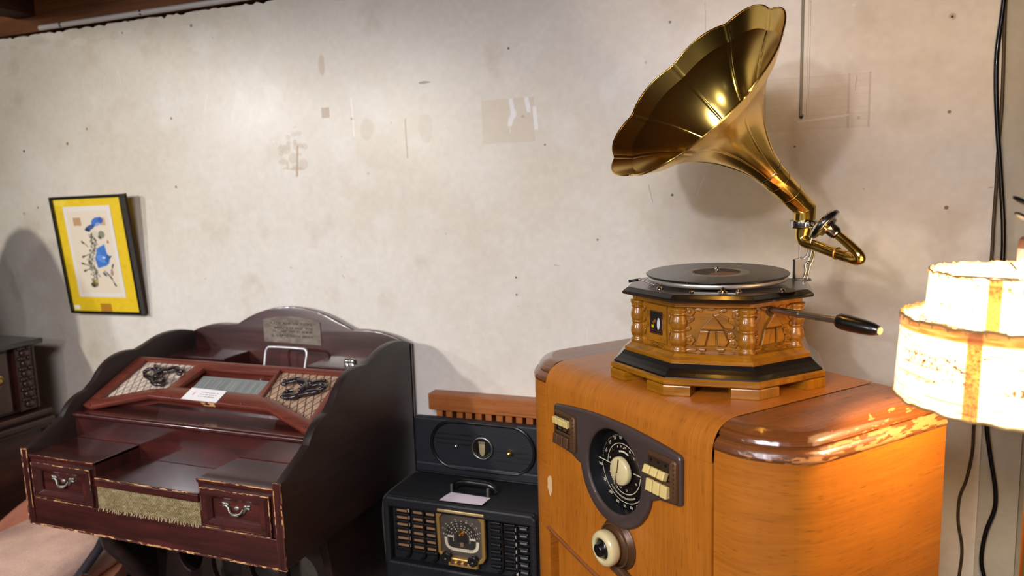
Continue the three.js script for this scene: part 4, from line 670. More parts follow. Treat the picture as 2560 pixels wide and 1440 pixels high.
// ------------------------------------------------------------------ portable radio, what it stands on and the slotted board behind it
{
  const st = thing('low_stand', 'low dark wooden stand under the black portable radio', 'stand', [-0.81, 0, 0.19]);
  obj('top', span(-0.225, 0.225, 0.365, 0.385, -0.16, 0.1, 0.003), M.mahoganyBlack, st);
  for (const x of [-0.2, 0.2]) for (const z of [-0.14, 0.08]) obj('leg', span(x - 0.015, x + 0.015, 0, 0.365, z - 0.015, z + 0.015, 0.003, 'y'), M.mahoganyBlack, st);
  // local origin: middle of the case foot; front face at z = 0.09
  const t = thing('portable_radio', 'black leather-covered portable radio with its lid raised and a gold-framed dial', 'radio', [-0.81, 0.385, 0.19]);
  const X = 0.218, T = 0.267, Z = 0.092;
  obj('case', [span(-X, X, 0, T, -0.09, Z - 0.022, 0.012)], M.leatherette, t);
  obj('case_front', ext(poly([[-X, 0.012], [-X + 0.012, 0], [X - 0.012, 0], [X, 0.012], [X, T - 0.012], [X - 0.012, T], [-X + 0.012, T], [-X, T - 0.012]], [[[-0.2, 0.086], [-0.2, T - 0.03], [0.2, T - 0.03], [0.2, 0.086]]]), 0.03, 0.006).translate(0, 0, Z - 0.028), M.leatherette, t);
  obj('worn_rim', tube([[-X + 0.006, T - 0.002, Z - 0.006], [X - 0.006, T - 0.002, Z - 0.006]], 0.0028, 6), std({ color: 0x2c2a2a, roughness: 0.9 }), t);
  obj('side_rim', tube([[-X + 0.002, 0.02, Z - 0.006], [-X + 0.002, T - 0.01, Z - 0.006], [-X + 0.004, T - 0.003, Z - 0.03], [-X + 0.003, T - 0.003, -0.07]], 0.003, 6, 40), std({ color: 0x3a3633, roughness: 0.95 }), t);
  obj('grille_back', span(-0.2, 0.2, 0.086, T - 0.03, Z - 0.03, Z - 0.026, 0), M.blackPlastic, t);
  // louvres: pale backing slats on the left, dark on the right, in rounded black columns
  const slatM = std({ color: 0xa27c58, roughness: 0.5, metalness: 0.2 });
  const cols = [[-0.186, -0.153], [-0.137, -0.108], [-0.098, -0.072]], colsR = [[0.088, 0.116], [0.126, 0.157], [0.164, 0.192]];
  for (const [a, b] of cols) for (let i = 0; i < 6; i++) obj('slat', box(b - a, 0.0088, 0.006, (a + b) / 2, 0.223 - i * 0.0195, Z - 0.02, 0.0015), slatM, t);
  for (const [a, b] of cols) { for (let i = 0; i < 7; i++) obj('louvre', box(b - a + 0.008, 0.0085, 0.01, (a + b) / 2, 0.2325 - i * 0.0195, Z - 0.016, 0.003), M.blackPlastic, t); obj('column_rib', tube([[b + 0.0045, T - 0.036, Z - 0.012], [b + 0.0045, 0.11, Z - 0.012], [b + 0.001, 0.1, Z - 0.013], [b - 0.008, 0.094, Z - 0.014]], 0.0032, 8, 30), M.blackPlastic, t); }
  for (const [a, b] of colsR) { for (let i = 0; i < 7; i++) { const g = box(b - a, 0.012, 0.01, 0, 0, 0, 0.003); g.rotateX(0.5); obj('louvre', g.translate((a + b) / 2, 0.226 - i * 0.0195, Z - 0.016), phy({ color: 0x101014, roughness: 0.28, clearcoat: 0.6 }), t); } obj('column_rib', tube([[b + 0.0045, T - 0.036, Z - 0.012], [b + 0.0045, 0.11, Z - 0.012], [b + 0.001, 0.1, Z - 0.013], [b - 0.01, 0.092, Z - 0.014]], 0.0032, 8, 30), M.blackPlastic, t); }
  const tick = std({ color: 0xb9b2a0, roughness: 0.7 });
  for (let i = 0; i < 6; i++) obj('scale_mark', box(0.006, 0.009, 0.002, -0.147, 0.228 - i * 0.0195, Z - 0.011, 0), tick, t);
  for (let i = 0; i < 7; i++) obj('scale_mark', box(0.005, 0.009, 0.002, 0.1605, 0.218 - i * 0.0195, Z - 0.011, 0), tick, t);
  for (let i = 0; i < 7; i++) obj('louvre_lettering', box(0.018, 0.0045, 0.0012, 0.18, 0.2245 - i * 0.0195, Z - 0.0085, 0), std({ color: 0x6e6a62, roughness: 0.7 }), t);
  // dial
  const fr = [[-0.062, 0.252], [0.078, 0.252], [0.078, 0.132], [0.07, 0.118], [0.056, 0.112], [0.056, 0.1], [-0.03, 0.1], [-0.03, 0.112], [-0.046, 0.116], [-0.058, 0.13]], fi = [[-0.051, 0.226], [-0.04, 0.24], [0.056, 0.24], [0.067, 0.226], [0.067, 0.134], [0.056, 0.121], [-0.036, 0.121], [-0.049, 0.134]];
  const gold = std({ color: new THREE.Color().setRGB(0.7, 0.45, 0.14), metalness: 0.8, roughness: 0.35 });
  const df = obj('dial_frame', ext(poly(fr.slice().reverse(), [fi]), 0.012, 0.003).translate(0, 0, Z - 0.012), gold, t, 'gold dial frame');
  obj('top_bar', box(0.132, 0.008, 0.006, 0.012, 0.249, Z + 0.001, 0.002), std({ color: new THREE.Color().setRGB(0.85, 0.66, 0.3), metalness: 0.7, roughness: 0.3 }), df);
  const dt = canvasTex(512, 512, (x) => {
    x.fillStyle = '#4a433a'; x.fillRect(0, 0, 512, 512); const R = rng(44); x.fillStyle = '#2a2622'; x.beginPath(); x.arc(256, 290, 200, PI, 2 * PI); x.fill(); x.fillRect(100, 280, 320, 130);
    for (let a = 0; a < 11; a++) for (let r = 0; r < 6; r++) { const an = PI + 0.16 + a / 10 * (PI - 0.32), q = 92 + r * 26; x.save(); x.translate(256 + Math.cos(an) * q * 1.12, 286 + Math.sin(an) * q); x.rotate(an + PI / 2); x.fillStyle = ['#a89f8a', '#c4bba4', '#8e8674'][(a + r) % 3]; if (R() < 0.85) x.fillRect(-9, -6, 14 + R() * 6, 10); x.restore(); }
    x.fillStyle = '#181513'; x.fillRect(196, 226, 130, 110); x.fillStyle = '#c9c0a6'; x.fillRect(84, 262, 76, 22); x.fillRect(350, 270, 76, 22); for (let i = 0; i < 5; i++) { x.fillRect(150, 250 + i * 16, 8, 12); x.fillRect(352, 250 + i * 16, 8, 12); }
    x.strokeStyle = '#d3c9ac'; x.lineWidth = 34; x.lineJoin = 'round'; x.beginPath(); x.moveTo(62, 290); x.lineTo(66, 350); x.quadraticCurveTo(80, 418, 160, 420); x.lineTo(350, 420); x.quadraticCurveTo(436, 418, 446, 350); x.lineTo(450, 300); x.stroke();
    x.fillStyle = '#3c362e'; for (let i = 0; i < 14; i++) x.fillRect(120 + i * 20, 410, 5, 18); x.fillStyle = '#7d5c44'; x.fillRect(236, 330, 40, 50);
  });
  obj('dial_card', new THREE.PlaneGeometry(0.12, 0.122).translate(0.008, 0.18, Z - 0.009), phy({ map: dt, roughness: 0.5 }), df);
  obj('pointer_hub', along(lathe([[0.009, 0], [0.008, 0.004], [0.004, 0.006], [0.003, 0.012], [0, 0.013]], 20), [0.008, 0.188, Z - 0.009], [0.008, 0.188, 1]), M.brass, df);
  obj('foot_plate', box(0.082, 0.012, 0.006, 0.013, 0.106, Z, 0.002), gold, df);
  for (let i = 0; i < 4; i++) obj('arch_slot', new THREE.CylinderGeometry(0.006, 0.006, 0.002, 16).rotateX(PI / 2).translate(-0.016 + i * 0.019, 0.111, Z + 0.0025), M.bronzePaint, df);
  for (const x of [-0.033, 0.043]) obj('control_knob', along(lathe([[0.014, 0], [0.014, 0.01], [0.012, 0.012], [0.005, 0.012], [0.004, 0.009], [0, 0.009]], 22), [x, 0.122, Z - 0.004], [x, 0.122, 1]), M.blackPlastic, t);
  // handle
  const hd = obj('carry_handle', sweep(new THREE.CatmullRomCurve3([[-0.05, T + 0.003, -0.006], [-0.042, T + 0.013, -0.006], [-0.03, T + 0.019, -0.006], [0.015, T + 0.021, -0.006], [0.05, T + 0.019, -0.006], [0.064, T + 0.013, -0.006], [0.072, T + 0.003, -0.006]].map((p) => V(...p))).getPoints(40), (i, a) => 0.0075 + 0.003 * Math.abs(Math.cos(a)), 14), M.blackPlastic, t, 'glossy black carrying handle');
  for (const x of [-0.046, 0.06]) obj('handle_post', [cyl(0.004, 0.004, 0.022, x - 0.002, T - 0.001, 0.016, 12)], M.pewter, hd);
  // raised lid with the aerial panel
  const lid = new THREE.Group(); lid.name = 'lid'; lid.position.set(0, T, -0.098); lid.userData.label = 'raised lid with an oval ridge and a round crest'; t.add(lid);
  obj('lid_board', [span(-X, X, -0.02, 0.16, -0.028, -0.002, 0.006), span(-X, X, -0.006, 0.03, -0.014, 0.004, 0.008)], M.lidSkin, lid);
  const ov = []; for (let i = 0; i <= 20; i++) { const a = -PI / 2 + i / 20 * PI; ov.push([0.086 + 0.07 * Math.cos(a) - 0.006, 0.087 + 0.068 * Math.sin(a), 0]); } for (let i = 0; i <= 20; i++) { const a = PI / 2 + i / 20 * PI; ov.push([-0.098 + 0.07 * Math.cos(a) + 0.006, 0.087 + 0.068 * Math.sin(a), 0]); }
  obj('oval_ridge', new THREE.TubeGeometry(new THREE.CatmullRomCurve3(ov.map((p) => V(...p)), true, 'centripetal'), 160, 0.0048, 10, true), M.blackPlastic, lid);
  for (let i = 0; i < 3; i++) { obj('raised_line', tube([[-0.155 + i * 0.004, 0.118 - i * 0.014, -0.001], [-0.038, 0.118 - i * 0.014, -0.001]], 0.0018, 8), M.blackPlastic, lid); obj('raised_line', tube([[0.028, 0.082 - i * 0.014, -0.001], [0.146 - i * 0.004, 0.082 - i * 0.014, -0.001]], 0.0018, 8), M.blackPlastic, lid); }
  const crestTex = canvasTex(256, 256, (x) => { x.fillStyle = '#0a0a0c'; x.fillRect(0, 0, 256, 256); x.fillStyle = '#b8aa80'; x.beginPath(); x.moveTo(90, 74); x.lineTo(166, 74); x.lineTo(162, 176); x.quadraticCurveTo(156, 214, 128, 222); x.quadraticCurveTo(100, 214, 94, 176); x.closePath(); x.fill(); x.fillStyle = '#8d8058'; for (let i = 0; i < 4; i++) x.fillRect(102 + i * 15, 86, 4, 110); for (const q of [92, 121, 150]) { x.fillStyle = '#b8aa80'; x.fillRect(q - 6, 44, 20, 26); x.fillStyle = '#0a0a0c'; x.fillRect(q, 50, 7, 20); } x.fillStyle = '#6f8a66'; for (let i = 0; i < 11; i++) { const a = 0.5 + i * 0.21; x.fillRect(128 + Math.cos(a) * 104 - 4, 128 + Math.sin(a) * 104 - 4, 9, 9); } });
  const cr = obj('crest', new THREE.CircleGeometry(0.03, 40).translate(-0.0045, 0.0855, 0.002), phy({ map: crestTex, roughness: 0.35, clearcoat: 0.5 }), lid, 'round crest with a gold shield');
  obj('crest_ring', new THREE.TorusGeometry(0.0305, 0.003, 10, 48).translate(-0.0045, 0.0855, 0.001), M.steel, cr);
  obj('lid_stud', along(lathe([[0.008, 0], [0.008, 0.004], [0.005, 0.009], [0, 0.01]], 18), [-0.085, 0.084, -0.002], [-0.085, 0.084, 1]), M.steel, lid);
  obj('lid_stud', along(lathe([[0.009, 0], [0.009, 0.005], [0.006, 0.011], [0, 0.012]], 18), [0.077, 0.079, -0.002], [0.077, 0.079, 1]), M.brass, lid);
  obj('hinge', along(cyl(0.003, 0.003, 0.4, 0, 0, 0, 10), [-0.2, 0.002, 0.008], [0.2, 0.002, 0.008]), M.blackPlastic, lid);

  const w = thing('slotted_board', 'orange-brown wooden board with a row of dark slots, standing behind the black portable radio', 'board', [-0.81, 0.385, 0]);
  M.orange = phy({ map: wood(101, [186, 112, 52], [146, 80, 30], { w: 512, h: 256, lines: 18, band: 0.3 }), roughness: 0.5, clearcoat: 0.2 });
  obj('rail', span(-0.19, 0.245, 0.437, 0.486, 0.004, 0.05, 0.003), M.orange, w);
  obj('backing', span(-0.165, 0.245, 0, 0.44, 0.004, 0.012, 0), M.gapBlack, w);
  for (let i = 0; i < 13; i++) { const x = -0.158 + i * 0.031; obj('tooth', span(x - 0.01, x + 0.0095, 0.3, 0.438, 0.012, 0.044 - (i % 4 === 2 ? 0.006 : 0), 0.001, 'y'), M.orange, w); }
  obj('foot_rail', span(-0.165, 0.245, 0, 0.3, 0.012, 0.044, 0.002), M.orange, w);
  obj('scratch_line', tube([[0.02, 0.447, 0.0502], [0.05, 0.4485, 0.0502], [0.09, 0.4465, 0.0502], [0.14, 0.448, 0.0502]], 0.0007, 5), std({ color: 0x6b3a1c, roughness: 0.8 }), w);
}
// ------------------------------------------------------------------ framed picture
{
  const t = thing('framed_picture', 'black-framed print of blue birds on a branch with a yellow mount, hung leaning forward', 'picture', [-2.273, 1.266, 0.004]);
  const g = new THREE.Group(); g.name = 'frame_body'; t.add(g);
  // corners as seen: the frame leans out at the top and is hung slightly askew
  const W = 0.168, Hh = 0.208; g.position.z = 0.034; g.rotation.set(0.085, 0, 0.012);
  const bar = (pts) => ext(poly(pts), 0.022, 0.002, 1).translate(0, 0, -0.011);
  const w = 0.009;
  obj('frame', [bar([[-W, Hh], [W, Hh], [W - w, Hh - w], [-W + w, Hh - w]].reverse()), bar([[-W, -Hh], [W, -Hh], [W - w, -Hh + w], [-W + w, -Hh + w]]), bar([[-W, -Hh], [-W + w, -Hh + w], [-W + w, Hh - w], [-W, Hh]]), bar([[W, -Hh], [W, Hh], [W - w, Hh - w], [W - w, -Hh + w]])], M.blackGloss, g, 'narrow black frame');
  const mt = canvasTex(512, 608, (x, ww, hh) => { x.fillStyle = '#ecc80c'; x.fillRect(0, 0, ww, hh); const R = rng(5); for (let i = 0; i < 300; i++) { x.fillStyle = R() < 0.5 ? 'rgba(250,214,40,.25)' : 'rgba(212,172,4,.25)'; x.fillRect(R() * ww, R() * hh, 30 * R() + 4, 20 * R() + 3); } x.fillStyle = '#b77d10'; x.fillRect(214, 566, 84, 42); x.fillStyle = '#f4f0e6'; x.fillRect(6, 578, 44, 22); x.fillStyle = 'rgba(250,226,120,.5)'; x.beginPath(); x.moveTo(0, 6); x.lineTo(110, 8); x.lineTo(70, 40); x.lineTo(0, 30); x.fill(); });
  obj('mount', new THREE.BoxGeometry((W - w) * 2, (Hh - w) * 2, 0.004), std({ map: mt, roughness: 0.7 }), g, 'yellow mount');
  const pt = canvasTex(512, 768, (x) => {
    x.fillStyle = '#e9e2d6'; x.fillRect(0, 0, 512, 768); x.fillStyle = '#e8dac2'; x.fillRect(34, 40, 440, 690); x.fillStyle = '#c29a6c'; x.fillRect(90, 92, 84, 68); x.fillStyle = '#cfa884'; x.fillRect(380, 100, 56, 60);
    const R = rng(9), E = (cx, cy, a, b, rot, c) => { x.fillStyle = c; x.beginPath(); x.ellipse(cx, cy, a, b, rot, 0, 7); x.fill(); };
    for (let i = 0; i < 150; i++) { const q = i / 150, cx = 262 - q * 70 + Math.sin(q * 9) * 22 + (R() - .5) * 70 * (0.4 + R()), cy = 240 + q * 390; E(cx, cy, 3 + R() * 15, 3 + R() * 7, R() * 3, ['#55534a', '#6e6e58', '#8b8874', '#46463f', '#a09a7e', '#c4bca4'][i % 6]); }
    E(342, 130, 58, 34, -0.25, '#3f74c8'); E(385, 118, 28, 26, 0, '#2f5fae'); E(258, 178, 62, 20, -0.35, '#35598f'); E(232, 196, 28, 14, 0.3, '#1e3150'); E(350, 150, 30, 12, -0.2, '#8fa6d0');
    E(372, 236, 34, 30, 0.2, '#8b8c70'); E(346, 260, 22, 12, 0.5, '#4c4c3a'); E(300, 232, 40, 26, 0.2, '#d9d0b8');
    x.fillStyle = '#3f78c6'; x.beginPath(); x.moveTo(300, 350); x.lineTo(382, 316); x.lineTo(392, 400); x.lineTo(420, 420); x.lineTo(396, 480); x.lineTo(360, 500); x.lineTo(268, 520); x.lineTo(252, 440); x.closePath(); x.fill();
    E(330, 440, 60, 30, 0.3, '#5c92dc'); E(386, 440, 24, 34, 0.6, '#2f62ac'); E(352, 430, 18, 10, 0, '#c8d4e6'); E(300, 380, 26, 14, 0.9, '#5588d0'); E(420, 426, 18, 7, -0.7, '#26364e');
    for (const [a, b, c, d] of [[200, 340, 150, 300], [190, 400, 130, 420], [170, 500, 110, 480], [180, 520, 120, 540], [330, 540, 390, 600], [350, 560, 420, 660], [400, 540, 430, 500], [230, 300, 260, 240]]) { x.strokeStyle = '#4a4c3c'; x.lineWidth = 7; x.beginPath(); x.moveTo(a, b); x.quadraticCurveTo((a + c) / 2 + 16, (b + d) / 2, c, d); x.stroke(); E(c, d, 20, 9, Math.atan2(d - b, c - a), '#46503a'); }
    E(206, 650, 34, 30, 0, '#7d7444'); E(180, 664, 26, 18, 0.5, '#3c3e30'); E(226, 632, 18, 14, 0, '#c9a860'); E(424, 300, 10, 12, 0, '#a04a38'); E(410, 560, 16, 26, 0.3, '#a88c84'); E(330, 570, 26, 12, 0.7, '#50526a');
  });
  obj('print', new THREE.BoxGeometry(0.222, 0.32, 0.0015).translate(-0.006, 0.012, 0.0028), std({ map: pt, roughness: 0.6 }), g, 'print of two blue birds on a leafy branch');
  obj('glass_pane', new THREE.PlaneGeometry((W - w) * 2, (Hh - w) * 2).translate(0, 0, 0.006), phy({ color: 0xffffff, transmission: 1, thickness: 0, roughness: 0.03, ior: 1.45 }), g);
  obj('hanging_wire', tube([[-0.1, 0.12, -0.012], [0, 0.19, -0.02], [0.1, 0.12, -0.012]], 0.0008, 5), M.steel, g);
  obj('brown_strip', span(W - 0.006, W + 0.002, -Hh, Hh, -0.016, -0.011, 0), std({ color: 0x3a2414, roughness: 0.8 }), g);  // thin brown strip behind the right bar only
}
// ------------------------------------------------------------------ dark carved cabinet at the left (its carved face looks along the wall)
{
  const t = thing('carved_cabinet', 'tall dark carved wooden cabinet at the left edge behind the pink chair', 'cabinet', [-2.5, 0, 0]);
  const M2 = phy({ map: wood(111, [74, 36, 26], [40, 18, 13], { lines: 14, patch: 0.5 }), roughness: 0.4, clearcoat: 0.45, clearcoatRoughness: 0.25 });
  obj('body', span(-0.45, -0.012, 0.735, 0.965, 0.13, 1.3, 0.003, 'z'), M2, t);
  obj('top', span(-0.48, 0.022, 0.965, 0.983, 0.118, 1.33, 0.004, 'z'), M.blackGloss, t);
  obj('door', span(-0.012, -0.002, 0.745, 0.955, 0.235, 0.62, 0.003, 'y'), M2, t);
  const pil = obj('pilaster', span(-0.02, 0.006, 0.738, 0.962, 0.15, 0.215, 0.004, 'y'), M2, t, 'carved corner pilaster');
  const drops = []; for (let i = 0; i < 6; i++) { drops.push(new THREE.SphereGeometry(1, 16, 12).scale(0.011, 0.014, 0.017).translate(0.008, 0.76 + i * 0.036, 0.182)); drops.push(new THREE.SphereGeometry(1, 12, 8).scale(0.007, 0.008, 0.009).translate(0.008, 0.778 + i * 0.036, 0.166)); drops.push(new THREE.SphereGeometry(1, 12, 8).scale(0.007, 0.008, 0.009).translate(0.008, 0.778 + i * 0.036, 0.199)); }
  obj('carved_drops', drops, M2, pil);
  for (const z of [0.152, 0.213]) obj('pilaster_bead', tube([[0.007, 0.74, z], [0.007, 0.96, z]], 0.004, 8), M2, pil);
  obj('ledge', [span(-0.46, 0.03, 0.712, 0.732, 0.115, 1.32, 0.006, 'z'), span(-0.45, 0.012, 0.702, 0.714, 0.122, 1.31, 0.002, 'z'), span(-0.46, 0.034, 0.676, 0.703, 0.112, 1.32, 0.009, 'z'), span(-0.45, 0.012, 0.66, 0.678, 0.122, 1.31, 0.003, 'z')], M2, t, 'stepped waist moulding');
  obj('lower_body', span(-0.45, -0.01, 0.1, 0.662, 0.14, 1.3, 0.003, 'z'), M2, t);
  for (const z of [0.17, 1.26]) for (const x of [-0.42, -0.05]) obj('leg', lathe([[0.018, 0], [0.03, 0.03], [0.022, 0.07], [0.03, 0.1]], 18).translate(x, 0, z), M2, t);
  obj('door_pull', [along(lathe([[0.02, 0], [0.02, 0.003], [0.008, 0.006], [0.012, 0.014], [0, 0.018]], 18), [-0.002, 0.862, 0.276], [1, 0.862, 0.276])], M.brassDull, t, 'greenish brass pull');
  // something rounded stands on the cabinet outside the picture; its shade falls on the wall
  const v = thing('vase', 'tall rounded brown vase on the cabinet top, outside the picture at the left', 'vase', [-2.735, 0.983, 0.5]);
  obj('body', lathe([[0, 0], [0.13, 0], [0.14, 0.02], [0.18, 0.07], [0.2, 0.14], [0.195, 0.21], [0.165, 0.31], [0.125, 0.39], [0.08, 0.45], [0.03, 0.478], [0, 0.482]], 40), phy({ color: 0x5a3a26, roughness: 0.3, clearcoat: 0.5 }), v);
}
// ------------------------------------------------------------------ pink chair
{
  const t = thing('pink_armchair', 'salmon-pink velvet tub chair tucked in left of the dark desk', 'chair', [-2.2, 0, 0.42], 0.1);
  const vel = (c, s) => phy({ map: (() => { const n = noiseField(s); const x = dataTex(256, 256, (u, v) => { const k = 0.95 + (n(u, v, 4, 4, 4) - 0.5) * 0.16 + (n(u, v, 90, 90, 1) - 0.5) * 0.1; return c.map((q) => Math.min(255, q * k)); }); x.repeat.set(2, 2); return x; })(), roughness: 0.9, sheen: 0.7, sheenRoughness: 0.5, sheenColor: new THREE.Color(0xe8b49c) });
  const vs = vel([255, 212, 188], 121), vb = vel([216, 142, 108], 122);
  const seat = new RoundedBoxGeometry(0.47, 0.12, 0.5, 6, 0.05); { const p = seat.attributes.position; for (let i = 0; i < p.count; i++) { const x = p.getX(i), z = p.getZ(i); if (p.getY(i) > 0) p.setY(i, p.getY(i) + 0.03 * Math.max(0, 1 - (x * x + z * z) / 0.07)); if (z < 0) p.setX(i, x * (1 - 0.25 * (z / 0.25) ** 2)); } seat.computeVertexNormals(); }
  obj('seat', seat.translate(0, 0.35, 0.02), vs, t, 'pale pink seat cushion');
  const back = (ri, ro, y0, hgt) => { const R = []; for (let j = 0; j <= 36; j++) { const q = j / 36 * 0.72, ang = -0.18 + q * (PI + 0.36), h = hgt(Math.abs(q - 0.5) * 2); const c = Math.cos(PI - ang), s = -Math.sin(ang); const lean = (y) => 1 + (y - y0) * 0.12; const row = []; for (const [r, y] of [[ri, y0], [ri, y0 + (h - y0) * 0.5], [ri, h - 0.03], [ri + 0.01, h - 0.008], [(ri + ro) / 2, h], [ro - 0.01, h - 0.008], [ro, h - 0.03], [ro, y0]]) row.push([c * r * lean(y), y, s * r * lean(y) * 0.92]); R.push(row); } return rows(R, true); };
  obj('backrest', toCreasedNormals(back(0.23, 0.275, 0.24, (d) => 0.6 - 0.27 * d), 1.0), vb, t, 'curved salmon back and arms');
  for (const a of [0.75, 2.4]) obj('seam', tube([[Math.cos(a) * 0.244, 0.38, -Math.sin(a) * 0.226], [Math.cos(a) * 0.248, 0.43, -Math.sin(a) * 0.23], [Math.cos(a) * 0.256, 0.48, -Math.sin(a) * 0.236]], 0.004, 8), vb, t);
  obj('seat_rail', new THREE.CylinderGeometry(0.24, 0.24, 0.08, 36).scale(1, 1, 0.95).translate(0, 0.255, 0), vb, t);
  for (const [x, z] of [[-0.2, 0.2], [0.2, 0.2], [-0.18, -0.18], [0.18, -0.18]]) obj('leg', lathe([[0.012, 0], [0.018, 0.05], [0.014, 0.08], [0.024, 0.18], [0.022, 0.22]], 18).translate(x, 0, z), M.mahoganyBlack, t);
  const po = obj('arm_post', sweep([[0.235, 0.47, -0.06], [0.24, 0.41, 0.0], [0.235, 0.34, 0.11], [0.225, 0.24, 0.22]], (i) => [0.013, 0.014, 0.015, 0.017][i], 14), phy({ color: 0x3a3438, roughness: 0.3, clearcoat: 0.7 }), t, 'dark polished wooden arm support');
  obj('turned_knob', lathe([[0, 0], [0.012, 0.002], [0.017, 0.01], [0.012, 0.018], [0.016, 0.024], [0.012, 0.034], [0, 0.038]], 18).translate(0.28, 0.35, 0.1), M.mahogany, po);
}
// ------------------------------------------------------------------ two-tier drum lamp
{
  const t = thing('drum_lamp', 'lit lamp with a two-tier drum shade of streaky cream fibre cloth, at the right edge', 'lamp', [BULB.p[0], 0, BULB.p[2]]);
  const fibre = (seed, heavy) => { const n = noiseField(seed); const tx = dataTex(2048, 512, (u, v) => {
    const h = n(u, v, 9, 110, 3), h2 = n(u, v, 26, 200, 2), p = n(u, v, 300, 60, 2), bl = n(u, v, 10, 5, 3), ve = n(u, v, 400, 6, 2);
    let c = mix([250, 243, 224], [236, 216, 178], sat((h - 0.4) * 3));
    if (h > 0.62) c = mix(c, [150, 96, 36], sat((h - 0.62) * 14) * 0.85);
    if (h2 > 0.7) c = mix(c, [104, 58, 18], sat((h2 - 0.7) * 14) * 0.85);
    if (bl > 0.6 && p > 0.62 - heavy * 0.06) c = mix(c, [54, 28, 10], sat((p - 0.58) * 8));
    if (bl > 0.62 && ve > 0.66) c = mix(c, [90, 52, 18], 0.75);
    return c; }); return tx; };
  const shadeM = (map, tr = 0.5) => phy({ map, roughness: 1, transmission: tr, thickness: 0, side: THREE.DoubleSide });
  const F1 = fibre(131, 1), F2 = fibre(132, 2);
  const drum = (r0, y0, r1, y1, m, nm, par, lab) => { const R = []; for (let i = 0; i <= 14; i++) { const q = i / 14; R.push(Array.from({ length: 97 }, (_, k) => { const a = k / 96 * 2 * PI, w = 1 + 0.004 * Math.sin(a * 9 + 1) * (q < 0.08 ? 1 : 0.2); return [Math.cos(a) * (r0 + (r1 - r0) * q) * w, y0 + (y1 - y0) * q, Math.sin(a) * (r0 + (r1 - r0) * q) * w]; })); } return obj(nm, rows(R, true), m, par, lab); };
  const B0 = 1.14, B1 = 1.2583, U0 = 1.253, U1 = 1.3226, RB0 = 0.1574, RB1 = 0.1509, RU0 = 0.1209, RU1 = 0.1161;
  const lo = drum(RB0, B0, RB1, B1, shadeM(F1), 'lower_shade', t, 'wide lower drum of streaky cream cloth');
  const up = drum(RU0, U0, RU1, U1, shadeM(F2), 'upper_shade', t, 'narrower upper drum of streaky cream cloth');
  const band = std({ map: (() => { const n = noiseField(141); const x = dataTex(1024, 64, (u, v) => mix([176, 124, 62], [226, 190, 130], sat(n(u, v, 60, 8, 3) * 1.6 - 0.3))); return x; })(), roughness: 0.9, side: THREE.DoubleSide });
  const bandT = phy({ map: band.map, roughness: 1, transmission: 0.6, thickness: 0, side: THREE.DoubleSide });
  drum(RB1 + 0.0022, B1 - 0.017, RB1 + 0.0012, B1 + 0.0005, bandT, 'top_band', lo, 'brown turned-over cloth edge');
  const seamM = phy({ map: fibre(151, 1.5), color: 0xe6bd7c, roughness: 1, transmission: 0.5, thickness: 0, side: THREE.DoubleSide });
  // seams: second layers of cloth where the sheets overlap
  const seam = (r0, y0, r1, y1, a0, a1, nm, par) => { const R = []; for (let i = 0; i <= 6; i++) { const q = i / 6; R.push(Array.from({ length: 7 }, (_, k) => { const a = a0 + (a1 - a0) * k / 6, r = (r0 + (r1 - r0) * q) + 0.0012; return [Math.cos(a) * r, y0 + (y1 - y0) * q, Math.sin(a) * r]; })); } obj(nm, rows(R, true), seamM, par); };
  seam(RB0, B0, RB1, B1, 2.07, 2.19, 'seam_strip', lo); seam(RU0, U0, RU1, U1, 2.0, 2.14, 'seam_strip', up);
  const wire = std({ color: 0xa88a58, roughness: 0.6 }), wob = (r, y, s) => Array.from({ length: 80 }, (_, k) => { const a = k / 80 * 2 * PI; return V(Math.cos(a) * r, y + 0.0012 * Math.sin(a * 13 + s) + 0.001 * Math.sin(a * 29), Math.sin(a) * r); });
  const rim = (r, y, w, nm, par) => obj(nm, new THREE.TubeGeometry(new THREE.CatmullRomCurve3(wob(r, y, y * 50), true), 240, w, 8, true), wire, par);
  rim(RB0, B0, 0.002, 'bottom_rim', lo); rim(RB1, B1, 0.0018, 'top_rim', lo); rim(RU1, U1, 0.0016, 'top_rim', up); rim(RU0, U0, 0.0012, 'bottom_rim', up);
  for (let k = 0; k < 40; k++) { const a = k / 40 * 2 * PI; obj('lacing_stitch', tube([[Math.cos(a) * (RB1 + 0.003), B1 - 0.006, Math.sin(a) * (RB1 + 0.003)], [Math.cos(a + 0.03) * RB1, B1 + 0.0028, Math.sin(a + 0.03) * RB1], [Math.cos(a + 0.06) * (RB1 - 0.004), B1 - 0.004, Math.sin(a + 0.06) * (RB1 - 0.004)]], 0.0009, 5, 8), wire, lo); }
  for (let k = 0; k < 36; k++) { const a = k / 36 * 2 * PI; obj('lacing_stitch', tube([[Math.cos(a) * (RU1 + 0.0026), U1 - 0.005, Math.sin(a) * (RU1 + 0.0026)], [Math.cos(a + 0.03) * RU1, U1 + 0.0024, Math.sin(a + 0.03) * RU1], [Math.cos(a + 0.06) * (RU1 - 0.004), U1 - 0.004, Math.sin(a + 0.06) * (RU1 - 0.004)]], 0.0008, 5, 8), wire, up); }
  for (let k = 0; k < 3; k++) { const a = 0.6 + k * 2.094; obj('shade_spoke', tube([[0, U1 - 0.012, 0], [Math.cos(a) * RU1, U1 - 0.002, Math.sin(a) * RU1]], 0.0016, 6), M.iron, up); obj('tier_spoke', tube([[Math.cos(a) * RU0, U0, Math.sin(a) * RU0], [Math.cos(a) * RB1, B1 - 0.002, Math.sin(a) * RB1]], 0.0014, 6), M.iron, up); }
  // stem and base
  obj('base', lathe([[0, 0], [0.14, 0], [0.145, 0.012], [0.12, 0.03], [0.05, 0.045], [0.025, 0.07], [0, 0.07]], 40).translate(0.02, 0, 0.02), M.brassDull, t);
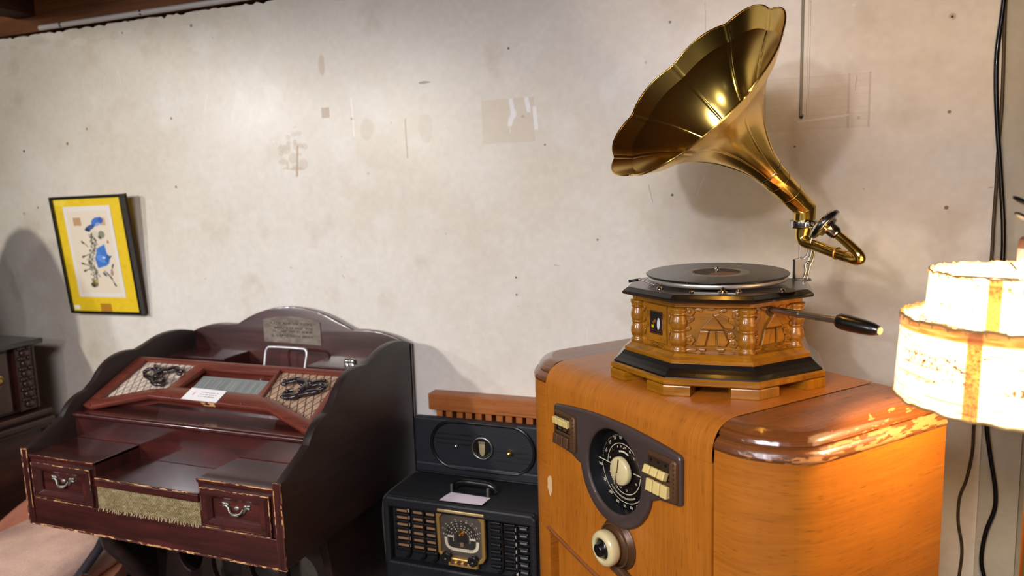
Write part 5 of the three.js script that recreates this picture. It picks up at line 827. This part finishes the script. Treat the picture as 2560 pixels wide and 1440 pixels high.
  obj('pole', [cyl(0.008, 0.007, 1.1, 0.024, 0.04, -0.004, 16)], M.brassDull, t);
  obj('socket', lathe([[0.009, 0], [0.02, 0.005], [0.022, 0.05], [0.02, 0.06], [0, 0.06]], 20).translate(0.024, 1.14, -0.004), M.brassDull, t);
  obj('bulb', lathe([[0.012, -0.045], [0.016, -0.03], [0.03, -0.005], [0.031, 0.012], [0.02, 0.03], [0, 0.036]], 24).translate(0, BULB.p[1], 0), std({ color: 0xfff2d8, emissive: BULB.c, emissiveIntensity: 12 }), t);
  obj('harp', [tube([[0.0, 1.18, 0.022], [0.0, 1.22, 0.05], [0.0, 1.28, 0.04], [0, 1.315, 0]], 0.0018, 6, 30), tube([[0.0, 1.18, -0.022], [0.0, 1.22, -0.05], [0.0, 1.28, -0.04], [0, 1.315, 0]], 0.0018, 6, 30)], M.steel, t);
  // candle-like sleeve rising through the top, with a brown collar and dark leaf tips
  obj('candle_sleeve', lathe([[0.0, 0], [0.0115, 0], [0.0115, 0.03], [0.0125, 0.031], [0.0125, 0.052], [0.0, 0.052]], 24).scale(0.87, 0.87, 0.87).translate(0, 1.309, 0), phy({ color: 0xe6dcc4, roughness: 0.5 }), t, 'cream sleeve standing out of the top');
  obj('sleeve_collar', lathe([[0.0126, 0], [0.0118, 0.012], [0.008, 0.018], [0, 0.02]], 24).scale(0.87, 0.87, 0.87).translate(0, 1.354, 0), std({ color: 0x6b4a34, roughness: 0.7 }), t);
  obj('leaf_stem', cyl(0.003, 0.003, 0.06, 0, 1.37, 0, 10), M.iron, t);
  for (let k = 0; k < 5; k++) { const a = k / 5 * 2 * PI + 2.6, y = 1.392 + (k % 2) * 0.021; const g = new THREE.SphereGeometry(1, 12, 8).scale(0.014, 0.0035, 0.006).translate(0.012, 0, 0).rotateZ(0.5).rotateY(-a).translate(0, y, 0); obj('metal_leaf', g, M.iron, t); }
  const L = new THREE.PointLight(BULB.c, BULB.i, 0, 2); L.position.set(...BULB.p); L.castShadow = true; L.shadow.radius = 1.5; L.shadow.mapSize.set(1024, 1024); scene.add(L);
}
scene.traverse((o) => { if (o.isMesh) { o.castShadow = o.receiveShadow = true; } });
renderer.render(scene, camera);
